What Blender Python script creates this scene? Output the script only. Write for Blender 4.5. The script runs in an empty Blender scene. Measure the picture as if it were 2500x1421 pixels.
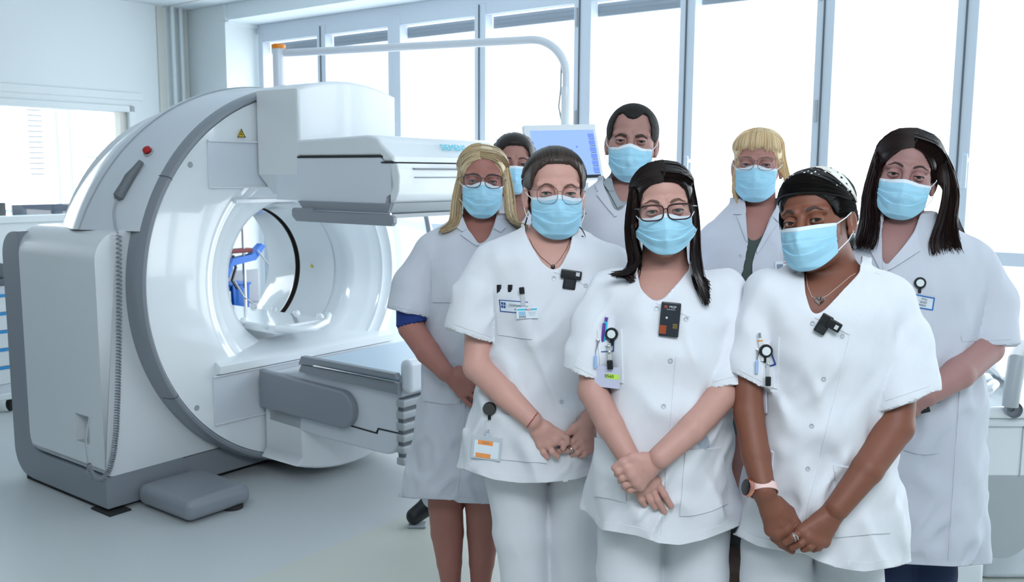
import bpy, bmesh, math, random
import numpy as np
from mathutils import Vector, Matrix

# ------------------------------------------------------------------ camera, world, lights, exposure
SC = bpy.context.scene
COL = SC.collection
FPX, CX, CY = 2260.85, 1250.0, 710.5
PITCH, ROLL, YAW, CAMH = math.radians(7.335), math.radians(0.2934), math.radians(37.206), 1.62
_w = np.array([0, math.cos(PITCH), -math.sin(PITCH)])
_u0 = np.array([0, math.sin(PITCH), math.cos(PITCH)])
_r0 = np.array([1.0, 0, 0])
_r = math.cos(ROLL)*_r0 + math.sin(ROLL)*_u0
_u = -math.sin(ROLL)*_r0 + math.cos(ROLL)*_u0
CAM = np.array([0, 0, CAMH])
RN = np.array([math.cos(YAW), -math.sin(YAW), 0])      # room axis along the window wall
RV = np.array([math.sin(YAW), math.cos(YAW), 0])       # room axis towards the window wall
cd = bpy.data.cameras.new('camera'); cam = bpy.data.objects.new('camera', cd); COL.objects.link(cam)
cam.matrix_world = Matrix([[_r[i], _u[i], -_w[i], CAM[i]] for i in range(3)] + [[0, 0, 0, 1]])
cd.sensor_width = 36; cd.lens = FPX/2500*36; cd.clip_start = 0.05
cd.dof.use_dof = True; cd.dof.focus_distance = 2.45; cd.dof.aperture_fstop = 7.1
SC.camera = cam
SC.view_settings.view_transform = 'Standard'; SC.view_settings.look = 'None'
SC.view_settings.exposure = 0.76; SC.view_settings.gamma = 1.0; SC.view_settings.use_curve_mapping = False
SC.cycles.max_bounces = 7; SC.cycles.diffuse_bounces = 4; SC.cycles.glossy_bounces = 3
SC.cycles.transparent_max_bounces = 12; SC.cycles.transmission_bounces = 4
SC.cycles.caustics_reflective = False; SC.cycles.caustics_refractive = False
wd = bpy.data.worlds.new('overcast_sky'); SC.world = wd; wd.use_nodes = True
bg = wd.node_tree.nodes['Background']; bg.inputs[0].default_value = (0.88, 0.95, 1.0, 1); bg.inputs[1].default_value = 2.9

def light(name, kind, loc, target, power, size, sizey=None, col=(1, 1, 1)):
    d = bpy.data.lights.new(name, kind); d.energy = power; d.color = col
    if kind == 'AREA':
        d.shape = 'RECTANGLE'; d.size = size; d.size_y = sizey or size
    o = bpy.data.objects.new(name, d); COL.objects.link(o)
    o.location = loc; o.rotation_euler = (Vector(target)-Vector(loc)).to_track_quat('-Z', 'Y').to_euler()
    return o
def RW(u, v, z): return tuple(u*RN + v*RV + np.array([0, 0, z]))
# daylight enters by the window wall (portal); two fill lamps added below the ceiling
pl = light('window_daylight', 'AREA', RW(-2.6, 5.12, 1.75), RW(-2.6, 0, 1.75), 1, 8.1, 2.2); pl.data.cycles.is_portal = True
light('fill_lamp', 'AREA', (0.4, 0.15, 2.8), (0.55, 2.6, 1.1), 38, 1.8, 0.9, (0.90, 0.95, 1.0))  # added fill from above the camera, brightens the front row
light('fill_lamp', 'AREA', RW(-3.2, 1.2, 2.95), RW(-3.6, 2.2, 0), 6, 1.6, 1.2, (0.93, 0.97, 1.0))  # added weak fill over the scanner side

# ------------------------------------------------------------------ pixels to points
def ray(x, y): return FPX*_w + (x-CX)*_r - (y-CY)*_u
def PY(x, y, Y): d = ray(x, y); return CAM + d*(Y/d[1])
def PZ(x, y, z): d = ray(x, y); return CAM + d*((z-CAMH)/d[2])
def proj(p):
    d = np.asarray(p, float) - CAM; k = d @ _w
    return np.stack([CX + FPX*(d @ _r)/k, CY - FPX*(d @ _u)/k], -1)
def U2W(p): p = np.asarray(p, float); return p[..., :1]*RN + p[..., 1:2]*RV + p[..., 2:3]*np.array([0, 0, 1.0])
def W2U(p): p = np.asarray(p, float); return np.stack([p @ RN, p @ RV, p[..., 2]], -1)

# ------------------------------------------------------------------ materials
def lin(c):
    if isinstance(c, str):
        c = [int(c[i:i+2], 16)/255 for i in (0, 2, 4)]
    return tuple((x/12.92 if x <= 0.04045 else ((x+0.055)/1.055)**2.4) for x in c) + (1,)
def MAT(name, col, rough=0.5, metal=0.0, bump=0, bscale=200, noise=0, nscale=5, sss=0, spec=0.5, alpha=1, coat=0, sheen=0, stretch=None):
    m = bpy.data.materials.new(name); m.use_nodes = True; nt = m.node_tree; N = nt.nodes; L = nt.links
    b = N['Principled BSDF']; c = lin(col)
    b.inputs['Base Color'].default_value = c; b.inputs['Roughness'].default_value = rough; b.inputs['Metallic'].default_value = metal
    b.inputs['Specular IOR Level'].default_value = spec; b.inputs['Coat Weight'].default_value = coat; b.inputs['Sheen Weight'].default_value = sheen
    if sss:
        b.inputs['Subsurface Weight'].default_value = sss; b.inputs['Subsurface Radius'].default_value = (1, .35, .2); b.inputs['Subsurface Scale'].default_value = 0.012
    if bump or noise:
        tc = N.new('ShaderNodeTexCoord'); mp = N.new('ShaderNodeMapping'); L.new(tc.outputs['Object'], mp.inputs[0])
        if stretch: mp.inputs['Scale'].default_value = stretch
    if noise:
        t = N.new('ShaderNodeTexNoise'); t.inputs['Scale'].default_value = nscale; t.inputs['Detail'].default_value = 4; L.new(mp.outputs[0], t.inputs[0])
        mx = N.new('ShaderNodeMix'); mx.data_type = 'RGBA'; L.new(t.outputs['Fac'], mx.inputs[0])
        mx.inputs[6].default_value = tuple(x*(1-noise) for x in c[:3])+(1,); mx.inputs[7].default_value = tuple(min(1, x*(1+noise)) for x in c[:3])+(1,)
        L.new(mx.outputs[2], b.inputs['Base Color'])
    if bump:
        t = N.new('ShaderNodeTexNoise'); t.inputs['Scale'].default_value = bscale; t.inputs['Detail'].default_value = 3; L.new(mp.outputs[0], t.inputs[0])
        bp = N.new('ShaderNodeBump'); bp.inputs['Strength'].default_value = bump; bp.inputs['Distance'].default_value = 0.002
        L.new(t.outputs['Fac'], bp.inputs['Height']); L.new(bp.outputs[0], b.inputs['Normal'])
    b.inputs['Alpha'].default_value = alpha
    return m
def GLASS(name, tint=(1, 1, 1), gloss=0.06):
    m = bpy.data.materials.new(name); m.use_nodes = True; nt = m.node_tree; N = nt.nodes; L = nt.links
    N.remove(N['Principled BSDF']); t = N.new('ShaderNodeBsdfTransparent'); t.inputs[0].default_value = tint+(1,)
    g = N.new('ShaderNodeBsdfGlossy'); g.inputs['Roughness'].default_value = 0.02
    mx = N.new('ShaderNodeMixShader'); mx.inputs[0].default_value = gloss
    L.new(t.outputs[0], mx.inputs[1]); L.new(g.outputs[0], mx.inputs[2]); L.new(mx.outputs[0], N['Material Output'].inputs[0])
    return m
M = dict(
    wall=MAT('wall_paint', 'DCE4E6', .8, noise=.02, nscale=2), beige=MAT('beige_paint', 'CFCFC8', .8),
    ceil=MAT('ceiling_paint', 'DCE6EC', .85, bump=.2, bscale=60), frame=MAT('window_aluminium', 'CBD5E0', .45),
    fdark=MAT('dark_gasket', '5A636B', .6), roller=MAT('roller_blind', '8B97A2', .6),
    white=MAT('machine_white', 'E2E7EB', .32, coat=.3), white2=MAT('machine_warm_white', 'D8DEE6', .35, coat=.2),
    wgloss=MAT('gloss_white', 'EAF0F4', .12, coat=.6),
    grey=MAT('machine_grey', '8C929A', .38, noise=.03, nscale=80), dgrey=MAT('dark_grey', '5E656C', .45),
    lgrey=MAT('light_grey', 'A9AFB4', .4), black=MAT('black_plastic', '14161A', .35), gap=MAT('shadow_gap', '2A2D30', .9),
    brown=MAT('gap_brown', '3C3430', .7), chrome=MAT('chrome', 'D8D8DA', .15, 1), panel=MAT('crystal_face', 'BBD2E4', .3),
    cyan=MAT('cyan_print', '2FC4DC', .5), red=MAT('red_button', 'B01014', .4), yellow=MAT('yellow_label', 'E8C81E', .5),
    orange=MAT('orange_cap', 'F08A10', .4), blue=MAT('blue_plastic', '1668C4', .35), navy=MAT('navy_screen', '16324E', .2),
    cblue=MAT('cart_blue', '2E94D6', .4), dred=MAT('dark_red_plastic', '6A1620', .5), rubber=MAT('dark_rubber', '2B2B2D', .7),
    glass=GLASS('window_glass'), )
def floor_mat():
    m = MAT('linoleum', 'C9CFD1', .38, noise=.05, nscale=260, bump=.05, bscale=400); nt = m.node_tree; N = nt.nodes; L = nt.links
    b = N['Principled BSDF']; tc = N.new('ShaderNodeTexCoord'); sp = N.new('ShaderNodeSeparateXYZ'); L.new(tc.outputs['Object'], sp.inputs[0])
    # warmer sheet of linoleum beyond a seam that runs along the room
    g = N.new('ShaderNodeMath'); g.operation = 'GREATER_THAN'; L.new(sp.outputs['X'], g.inputs[0]); g.inputs[1].default_value = -2.95
    old = b.inputs['Base Color'].links[0].from_socket
    mx = N.new('ShaderNodeMix'); mx.data_type = 'RGBA'; mx.blend_type = 'MULTIPLY'; mx.inputs[0].default_value = 1
    c2 = N.new('ShaderNodeMix'); c2.data_type = 'RGBA'; L.new(g.outputs[0], c2.inputs[0]); c2.inputs[6].default_value = (1, 1, 1, 1); c2.inputs[7].default_value = (1.02, 1.0, .90, 1)
    L.new(old, mx.inputs[6]); L.new(c2.outputs[2], mx.inputs[7]); L.new(mx.outputs[2], b.inputs['Base Color'])
    return m
M['floor'] = floor_mat()


# ------------------------------------------------------------------ mesh building
class B:
    def __init__(s): s.v = []; s.f = []; s.n = 0
    def add(s, v, f):
        v = np.asarray(v, float).reshape(-1, 3); s.v.append(v); s.f += [tuple(i+s.n for i in q) for q in f]; s.n += len(v); return s
    def verts(s): return np.concatenate(s.v) if s.v else np.zeros((0, 3))
    def frm(s, bm):
        bm.verts.ensure_lookup_table(); vs = [tuple(v.co) for v in bm.verts]; idx = {v: i for i, v in enumerate(bm.verts)}
        s.add(vs, [[idx[v] for v in f.verts] for f in bm.faces]); bm.free(); return s
    def box(s, a, b, r=0, seg=3):
        a = np.array(a, float); b = np.array(b, float); lo = np.minimum(a, b); hi = np.maximum(a, b)
        bm = bmesh.new(); bmesh.ops.create_cube(bm, size=1)
        for v in bm.verts: v.co = Vector(((v.co.x+.5)*(hi[0]-lo[0])+lo[0], (v.co.y+.5)*(hi[1]-lo[1])+lo[1], (v.co.z+.5)*(hi[2]-lo[2])+lo[2]))
        if r > 0:
            r = min(r, 0.49*min(hi-lo)); bmesh.ops.bevel(bm, geom=list(bm.edges), offset=r, segments=seg, profile=.5, affect='EDGES')
        return s.frm(bm)
    def prism(s, poly, axis, a, b, r=0, seg=2):
        """extrude a 2-D outline along an axis from a to b; (other two axes in order)"""
        bm = bmesh.new(); o = [i for i in range(3) if i != axis]
        def mk(p, t):
            c = [0, 0, 0]; c[o[0]], c[o[1]] = p; c[axis] = t; return bm.verts.new(c)
        A = [mk(p, a) for p in poly]; Bv = [mk(p, b) for p in poly]; n = len(poly)
        fa = bm.faces.new(A); fb = bm.faces.new(Bv[::-1])
        for i in range(n): bm.faces.new((A[i], Bv[i], Bv[(i+1) % n], A[(i+1) % n]))
        bmesh.ops.recalc_face_normals(bm, faces=list(bm.faces))
        if r > 0: bmesh.ops.bevel(bm, geom=list(set(list(fa.edges)+list(fb.edges))), offset=r, segments=seg, profile=.5, affect='EDGES', clamp_overlap=True)
        return s.frm(bm)
    def grid(s, P, cu=False, cv=False, flip=False):
        P = np.asarray(P, float); a, b = P.shape[:2]; f = []
        for i in range(a if cu else a-1):
            for j in range(b if cv else b-1):
                q = (i*b+j, ((i+1) % a)*b+j, ((i+1) % a)*b+(j+1) % b, i*b+(j+1) % b); f.append(q[::-1] if flip else q)
        return s.add(P.reshape(-1, 3), f)
    def tube(s, path, r, n=8, caps=True, closed=False):
        P = np.asarray(path, float); m = len(P); R = np.broadcast_to(np.asarray(r, float), (m,)) if np.ndim(r) < 2 else None
        T = np.gradient(P, axis=0)
        if closed: T = np.roll(P, -1, 0)-np.roll(P, 1, 0)
        T /= np.linalg.norm(T, axis=1)[:, None]+1e-12
        a = np.array([0, 0, 1.0]) if abs(T[0][2]) < .9 else np.array([1.0, 0, 0]); rings = []; X = np.cross(T[0], a); X /= np.linalg.norm(X)
        ang = np.linspace(0, 2*np.pi, n, endpoint=False)
        for i in range(m):
            X = X - T[i]*(X @ T[i]); X /= np.linalg.norm(X)+1e-12; Y = np.cross(T[i], X)
            rings.append(P[i] + R[i]*(np.cos(ang)[:, None]*X + np.sin(ang)[:, None]*Y))
        k = s.n; s.grid(np.array(rings), cu=closed, cv=True, flip=True)
        if caps and not closed:
            s.f.append(tuple(k+i for i in range(n))); s.f.append(tuple(k+(m-1)*n+i for i in range(n))[::-1])
        return s
    def lathe(s, prof, c, axis=2, n=48, a0=0, a1=2*np.pi):
        """prof: (radius, position along axis) ; c: centre"""
        full = abs(a1-a0) > 6.28; ang = np.linspace(a0, a1, n, endpoint=not full); o = [i for i in range(3) if i != axis]; P = np.zeros((len(prof), n, 3))
        for i, (r, h) in enumerate(prof):
            P[i, :, o[0]] = c[o[0]]+r*np.cos(ang); P[i, :, o[1]] = c[o[1]]+r*np.sin(ang); P[i, :, axis] = c[axis]+h
        return s.grid(P, cv=full)
    def ball(s, c, r, n=16, sc=(1, 1, 1)):
        c = np.array(c, float); t = np.linspace(0, np.pi, n//2+1); a = np.linspace(0, 2*np.pi, n, endpoint=False)
        P = np.array([[c + r*np.array(sc)*np.array([np.sin(x)*np.cos(y), np.sin(x)*np.sin(y), np.cos(x)]) for y in a] for x in t])
        return s.grid(P, cv=True, flip=False)
def _mesh(name, b, mat, org, smooth, space):
    me = bpy.data.meshes.new(name); V = b.verts()
    if space == 'W' : L_ = V - np.array(org)
    else: L_ = V - np.array(org)
    me.from_pydata(L_.tolist(), [], b.f); me.validate()
    me.materials.append(mat)
    if len(me.polygons):
        me.polygons.foreach_set('use_smooth', [smooth]*len(me.polygons))
        if smooth:
            bm = bmesh.new(); bm.from_mesh(me); bmesh.ops.recalc_face_normals(bm, faces=list(bm.faces)); bm.to_mesh(me); bm.free()
            try: me.set_sharp_from_angle(angle=math.radians(38))
            except Exception: pass
    return me
def thing(name, label, cat, org, space='R', group=None):
    o = bpy.data.objects.new(name, None); COL.objects.link(o); o.empty_display_size = .05
    org = np.array(org, float); o.location = tuple(U2W(org)) if space == 'R' else tuple(org)
    if space == 'R': o.rotation_euler[2] = -YAW
    o['label'] = label; o['category'] = cat; INFO[o.name] = (org, space)
    if group: o['group'] = group
    return o
INFO = {}
def part(name, b, mat, parent, smooth=True, label=None):
    org, space = INFO[parent.name]
    me = _mesh(name, b, mat, org, smooth, space); o = bpy.data.objects.new(name, me); COL.objects.link(o); o.parent = parent
    INFO[o.name] = (org, space)
    if label: o['label'] = label
    if smooth and len(me.polygons) < 500: w_ = o.modifiers.new('normals', 'WEIGHTED_NORMAL'); w_.weight = 100; w_.keep_sharp = True
    return o
def solo(name, b, mat, label=None, cat=None, org=None, space='R', kind=None, group=None, smooth=True):
    V = b.verts()
    if org is None: org = np.array([V[:, 0].mean(), V[:, 1].mean(), V[:, 2].min()])
    org = np.array(org, float)
    me = _mesh(name, b, mat, org, smooth, space); o = bpy.data.objects.new(name, me); COL.objects.link(o)
    o.location = tuple(U2W(org)) if space == 'R' else tuple(org)
    if space == 'R': o.rotation_euler[2] = -YAW
    INFO[o.name] = (org, space)
    if kind: o['kind'] = kind
    if label: o['label'] = label
    if cat: o['category'] = cat
    if group: o['group'] = group
    return o
def cut(o, b):
    """boolean difference, applied at once"""
    org, space = INFO[o.name]; me = _mesh('cutter', b, M['gap'], org, False, space); c = bpy.data.objects.new('cutter', me); COL.objects.link(c)
    c.parent = o.parent; 
    if not o.parent: c.matrix_world = o.matrix_basis
    md = o.modifiers.new('cut', 'BOOLEAN'); md.operation = 'DIFFERENCE'; md.object = c; md.solver = 'EXACT'
    bpy.context.view_layer.update(); dg = bpy.context.evaluated_depsgraph_get(); nm = bpy.data.meshes.new_from_object(o.evaluated_get(dg))
    o.modifiers.clear(); o.data = nm; bpy.data.objects.remove(c)
    w_ = o.modifiers.new('normals', 'WEIGHTED_NORMAL'); w_.weight = 100; w_.keep_sharp = True
    try: nm.set_sharp_from_angle(angle=math.radians(38))
    except Exception: pass
def text(s, size, extrude=0.0004):
    """letters as a mesh builder in the XY plane, centred"""
    cu = bpy.data.curves.new('letters', 'FONT'); cu.body = s; cu.size = size; cu.extrude = extrude; cu.align_x = 'CENTER'; cu.align_y = 'CENTER'; cu.resolution_u = 2
    o = bpy.data.objects.new('letters', cu); COL.objects.link(o); bpy.context.view_layer.update()
    me = bpy.data.meshes.new_from_object(o.evaluated_get(bpy.context.evaluated_depsgraph_get()))
    b = B().add([tuple(v.co) for v in me.vertices], [tuple(p.vertices) for p in me.polygons]); bpy.data.objects.remove(o); bpy.data.curves.remove(cu)
    return b
def place(b, o, x, y, z=None):
    """map builder coordinates through frame o + X x + Y y + Z z"""
    x = np.array(x, float); y = np.array(y, float); z = np.cross(x, y) if z is None else np.array(z, float)
    b.v = [np.array(o) + V[:, :1]*x + V[:, 1:2]*y + V[:, 2:3]*z for V in b.v]; return b
def arc(c, r, a0, a1, n): 
    a = np.radians(np.linspace(a0, a1, n)); return [(c[0]+r*math.cos(t), c[1]+r*math.sin(t)) for t in a]
# ------------------------------------------------------------------ the room
UL, VW, CEIL, SOF = -7.2, 5.156, 2.98, 2.85
solo('floor', B().box((-7.3, -3, -.1), (3.2, 5.3, 0)), M['floor'], kind='structure', org=(0, 0, 0), smooth=False)
solo('ceiling', B().box((-7.3, -3, CEIL), (3.2, 5.3, CEIL+.1)), M['ceil'], kind='structure', smooth=False)
b = B()                                          # seams of the ceiling tiles
for u in np.arange(-7.1, 3, 1.2): b.box((u-.006, -3, CEIL-.004), (u+.006, 4.83, CEIL+.01))
for v in np.arange(-2.6, 4.8, .6): b.box((-7.2, v-.006, CEIL-.004), (3.2, v+.006, CEIL+.01))
solo('trim_1', b, M['beige'], kind='structure', smooth=False)
b = B().box((-6.67, 4.835, SOF), (3.2, 5.25, CEIL), .004)
solo('trim_2', b, M['ceil'], kind='structure', smooth=False)                       # dropped bulkhead above the windows
b = B().box((-6.67, 4.82, SOF-.012), (-6.64, 4.85, CEIL)).box((-6.68, 4.82, SOF-.03), (-6.64, 5.15, SOF+.0))
solo('trim_3', b, M['wall'], kind='structure', smooth=False)
solo('wall_right', B().box((3.1, -3, 0), (3.2, 5.3, CEIL)), M['wall'], kind='structure', smooth=False)
solo('wall_back', B().box((-7.3, -3.1, 0), (3.2, -3, CEIL)), M['wall'], kind='structure', smooth=False)
# left wall with the opening to the control room
wv0, wv1, wz0, wz1 = 1.2, 4.30, 1.22, 2.14
b = B().box((UL-.12, -3, 0), (UL, 9, wz0)).box((UL-.12, -3, wz1), (UL, 9, CEIL)).box((UL-.12, wv1, wz0), (UL, 9, wz1)).box((UL-.12, -3, wz0), (UL, wv0, wz1))
solo('wall_left', b, M['wall'], kind='structure', smooth=False)
b = B()
for (a, c) in (((wv0, wz1-.05), (wv1, wz1)), ((wv0, wz0), (wv1, wz0+.05)), ((wv1-.05, wz0), (wv1, wz1)), ((wv0, wz0), (wv0+.05, wz1))): b.box((UL-.14, a[0], a[1]), (UL+.02, c[0], c[1]), .004)
b.box((UL, wv0-.2, wz1+.05), (UL+.015, wv1+.08, wz1+.11), .004)
fr = solo('window_9', b, M['wall'], kind='structure', smooth=False)
part('pane', B().box((UL-.065, wv0+.04, wz0+.04), (UL-.06, wv1-.04, wz1-.04)), M['glass'], fr, False)
part('window_frame', B().box((UL-.13, wv1-.11, wz0+.04), (UL-.02, wv1-.05, wz1-.045)), M['beige'], fr, False)
# corner: beige panels, joints and two service pipes
b = B()
for v, wd_, m in ((4.56, .05, 0), (4.80, .02, 0), (5.02, .03, 0)): b.box((UL, v-.02, 0), (UL+.012, v+wd_, CEIL))
solo('trim_4', b, M['beige'], kind='structure', smooth=False)
b = B().box((UL, 4.835, 0), (-6.67, 5.25, CEIL), .003)
solo('wall_corner', b, M['wall'], kind='structure', smooth=False)
for i, v in enumerate((4.66, 4.74)):
    solo('service_pipe', B().tube([(UL+.05, v, 0), (UL+.05, v, CEIL)], .017, 12), M['wall'], ('white vertical pipe in the corner, the one nearer the glazed screen', 'white vertical pipe in the corner, the one nearer the outer windows')[i], 'pipe', group='pipes in the corner')
# control room seen through the glazed screen
def atu(x, y, u): d = ray(x, y); return W2U(CAM+d*(u/(d @ RN)))
UF = -9.6
b = B().box((UF-.1, 2, 0), (UF, 9, .95)).box((UF-.1, 2, 2.6), (UF, 9, CEIL))
solo('wall_far', b, M['wall'], kind='structure', smooth=False)
solo('floor_control_room', B().box((UF-.1, -1, -.1), (UL-.12, 9, 0)), M['floor'], kind='structure', smooth=False)
b = B()
for x, w in ((-20, .05), (140, .03), (160, .08), (176, .03), (271, .035), (338, .06), (400, .06)): v = atu(x, 400, UF)[1]; b.box((UF-.03, v-w/2, .95), (UF+.03, v+w/2, 2.6))
z = atu(230, 384, UF)[2]; b.box((UF-.02, atu(176, 384, UF)[1], z-.012), (UF+.02, atu(271, 384, UF)[1], z+.012)); z = atu(150, 508, UF)[2]; b.box((UF-.05, 2, z-.03), (UF+.06, 9, z))
solo('ceiling_control_room', B().box((UF-.1, -1, CEIL), (UL-.12, 9, CEIL+.1)), M['ceil'], kind='structure', smooth=False)
solo('window_10', b, M['frame'], kind='structure', smooth=False)
b = B(); v0, v1 = atu(68, 300, -8.3)[1], atu(102, 300, -8.3)[1]
for y in range(268, 425, 13): z = atu(85, y, -8.3)[2]; b.box((-8.31, v0, z-.012), (-8.29, v1, z+.006), .003)
b.box((-8.305, v0-.004, atu(85, 424, -8.3)[2]), (-8.30, v0, atu(85, 262, -8.3)[2]))
solo('window_blind', b, M['grey'], 'narrow stack of grey blind slats seen through the control room glass', 'blind', smooth=False)
dk = thing('control_desk', 'long white desk under the control room window', 'desk', (-7.9, 2.6, 0))
part('desk_top', B().box((-8.3, .8, 1.1), (-7.34, 4.7, 1.14), .005), M['wall'], dk, False)
part('desk_panel', B().box((-7.42, .8, 0), (-7.36, 4.7, 1.1)), M['wall'], dk, False)
def mon(v, w, h, m, lab, u=-7.62):
    t = thing('computer_monitor', lab, 'monitor', (u, v, 1.14))
    part('screen', B().box((u, v-w/2, 1.17), (u+.03, v+w/2, 1.17+h), .006), m, t)
    part('base', B().box((u-.08, v-.06, 1.14), (u+.08, v+.06, 1.152), .004).box((u-.02, v-.02, 1.15), (u, v+.02, 1.2)), M['black'], t)
mon(3.05, .34, .27, M['black'], 'tall black box-like monitor at the left edge behind the control room glass')
mon(3.32, .18, .19, M['rubber'], 'narrow dark monitor between the tall black one and the wide blue one')
mon(3.72, .52, .17, M['navy'], 'wide dark blue screen on the control desk behind the glass')
# outer windows ------------------------------------------------------
edges = [-6.634, -5.847, -5.051, -4.202, -3.367, -2.609, -1.784, -1.072, -.26, .55, 1.36, 2.17, 3.1]
solo('wall_front', B().box((-6.67, VW, 0), (3.2, VW+.12, .32)), M['wall'], kind='structure', smooth=False)
solo('window_sill', B().box((-6.67, VW-.06, .32), (3.2, VW+.12, .36), .01), M['wall'], kind='structure', smooth=False)
solo('trim_5', B().box((-6.67, VW-.01, SOF-.075), (3.2, VW+.1, SOF), .004), M['frame'], kind='structure', smooth=False)
for i in range(len(edges)-1):
    a, c = edges[i], edges[i+1]; dbl = i in (2, 4)
    b = B().box((a-.005, VW-.015, .36), (a+.055 if not dbl else a+.085, VW+.07, SOF-.07), .004)
    b.box((c-.045, VW-.015, .36), (c+.005, VW+.07, SOF-.07), .004)
    b.box((a, VW-.01, 1.165), (c, VW+.06, 1.235), .004).box((a, VW-.01, SOF-.15), (c, VW+.06, SOF-.07), .004).box((a, VW-.01, .36), (c, VW+.06, .42), .004)
    w = solo('window_%d' % (i+1), b, M['frame'], kind='structure', smooth=False)
    part('pane', B().box((a+.04, VW+.03, 1.23), (c-.04, VW+.035, SOF-.14)), M['glass'], w, False)
    part('pane', B().box((a+.04, VW+.03, .41), (c-.04, VW+.035, 1.17)), M['glass'], w, False)
    rb = B()
    for k, z in enumerate((SOF-.15, SOF-.178, SOF-.206)): rb.box((a+.045, VW+.08, z-.03), (c-.045, VW+.11, z), .006)
    part('roller_shutter', rb, M['roller'], w, False)
    if i in (1, 3, 4, 5, 6, 7): part('gasket', B().box((a-.004, VW-.022, .4), (a+.004, VW-.012, SOF-.08)), M['fdark'], w, False)
    if i in (5, 7):
        h = B().box((a+.03, VW-.06, 1.55), (a+.055, VW-.045, 1.72), .006).box((a+.03, VW-.05, 1.68), (a+.055, VW-.012, 1.70), .003)
        part('handle', h, M['frame'], w)
    if i in (4, 6): part('hinge', B().box((a-.03, VW-.025, 1.9), (a-.015, VW-.012, 2.02), .002).box((a-.03, VW-.025, 2.55), (a-.015, VW-.012, 2.67), .002), M['lgrey'], w)
# ------------------------------------------------------------------ gamma camera
VC, ZC = 3.37, 1.042
g = thing('gamma_camera', 'large white scanner ring with grey rim and two flat detectors beside its bore', 'medical scanner', (-4.4, 3.37, 0))
P = [(-4.96+.15*math.cos(t), .17-.0+.15*math.sin(t)) for t in np.radians(np.linspace(180, 262, 8))]
base_prof = [(-4.985, 1.18)] + arc((-4.855, 1.18), .13, 180, 90, 8)[1:] + [(-4.80, 1.31), (-4.80, .30)] + arc((-4.70, .275), .1, 180, 270, 6) + [(-4.075, .175), (-4.075, .022), (-4.80, .022)] + arc((-4.84, .17), .145, 270, 180, 8)[1:]
part('base', B().prism(base_prof, 1, 2.204, 2.62, .006), M['grey'], g)
part('base', B().box((-4.9, 2.6, .03), (-4.08, 4.5, .17), .006), M['grey'], g)
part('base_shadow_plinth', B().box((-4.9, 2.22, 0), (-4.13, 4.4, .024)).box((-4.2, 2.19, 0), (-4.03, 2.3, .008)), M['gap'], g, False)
# left cabinet
prof = [(2.205, .20)] + arc((2.245, .215), .04, 180, 270, 5) + [(2.96, .176), (2.96, 1.34)] + arc((2.345, 1.20), .14, 90, 180, 9)
cab = part('side_cabinet', B().prism(prof, 0, -4.83, -4.075, .03, 4), M['white'], g)
cut(cab, B().box((-4.33, 2.15, .315), (-4.205, 2.32, .452)))
cut(cab, B().tube([(-5.3, VC, ZC), (-3.9, VC, ZC)], .93, 96))
# right cabinet and lower middle
rc = part('side_cabinet', B().prism([(3.78, .176), (4.5, .176), (4.535, .21), (4.535, 1.2)] + arc((4.395, 1.2), .14, 0, 90, 8)[1:] + [(3.78, 1.34)], 0, -4.83, -4.075, .03, 3), M['white'], g)
cut(rc, B().tube([(-5.3, VC, ZC), (-3.9, VC, ZC)], .93, 96))
# outer shell above the cabinets
rows = []
for (u, R, zc) in ((-3.985, 1.012, 1.042), (-4.02, 1.035, 1.03), (-4.08, 1.06, 1.01), (-4.2, 1.115, .955), (-4.33, 1.172, .905), (-4.38, 1.18, .90), (-4.42, 1.172, .90), (-4.6, 1.10, .93), (-4.78, 1.02, .95), (-4.86, .93, .98), (-4.86, .44, 1.04)):
    z0 = 1.335; a0 = math.asin(np.clip((z0-zc)/R, -1, .999)); a = np.linspace(math.pi-a0, a0, 72)
    rows.append([(u, VC+R*math.cos(t), zc+R*math.sin(t)) for t in a])
part('outer_shell', B().grid(rows), M['white2'], g)
b = B()
for (u, R, zc) in ((-4.335, 1.176, .905),):
    a0 = math.asin((1.34-zc)/R); b.tube([(u, VC+R*math.cos(t), zc+R*math.sin(t)) for t in np.linspace(math.pi-a0, a0, 90)], .003, 5)
part('shell_seam', b, M['lgrey'], g)
# grey rim
part('rim', B().lathe([(.975, -3.985), (.986, -3.957), (.995, -3.945), (1.008, -3.95), (1.018, -3.972), (1.022, -4.01), (1.018, -4.14), (.93, -4.14)], (0, VC, ZC), 0, 160), M['grey'], g)
for an in (147.3, 211.0):
    t = math.radians(an); b = B()
    b.tube([(u_, VC+r_*math.cos(t), ZC+r_*math.sin(t)) for r_, u_ in ((.984, -3.957), (.996, -3.943), (1.01, -3.948), (1.02, -3.972), (1.024, -4.03))], .0025, 5); part('rim_joint', b, M['dgrey'], g)
# rotating face: flat outside, funnel to the bore, stepped rings near the bore
fp = [(.98, -3.965), (.70, -3.967), (.655, -3.972), (.64, -3.99), (.60, -4.0), (.585, -4.02), (.55, -4.03), (.535, -4.045), (.46, -4.085), (.42, -4.115), (.407, -4.14), (.407, -4.2)]
face = part('front_face', B().lathe(fp, (0, VC, ZC), 0, 160), M['wgloss'], g)
part('bore_tube', B().lathe([(.407, -4.2), (.423, -4.208), (.42, -4.215), (.41, -4.22), (.376, -4.49)], (0, VC, ZC), 0, 96), M['wgloss'], g)
part('bore_gap', B().lathe([(.376, -4.49), (.40, -4.492), (.40, -4.53), (.378, -4.532)], (0, VC, ZC), 0, 96), M['brown'], g)
part('bore_liner', B().lathe([(.372, -4.53), (.378, -4.55), (.385, -4.72), (.435, -4.87), (.46, -4.88)], (0, VC, ZC), 0, 96), M['wgloss'], g)
part('bore_seam', B().lathe([(.4245, -4.206), (.426, -4.212), (.4215, -4.213)], (0, VC, ZC), 0, 96), M['dgrey'], g)
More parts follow.
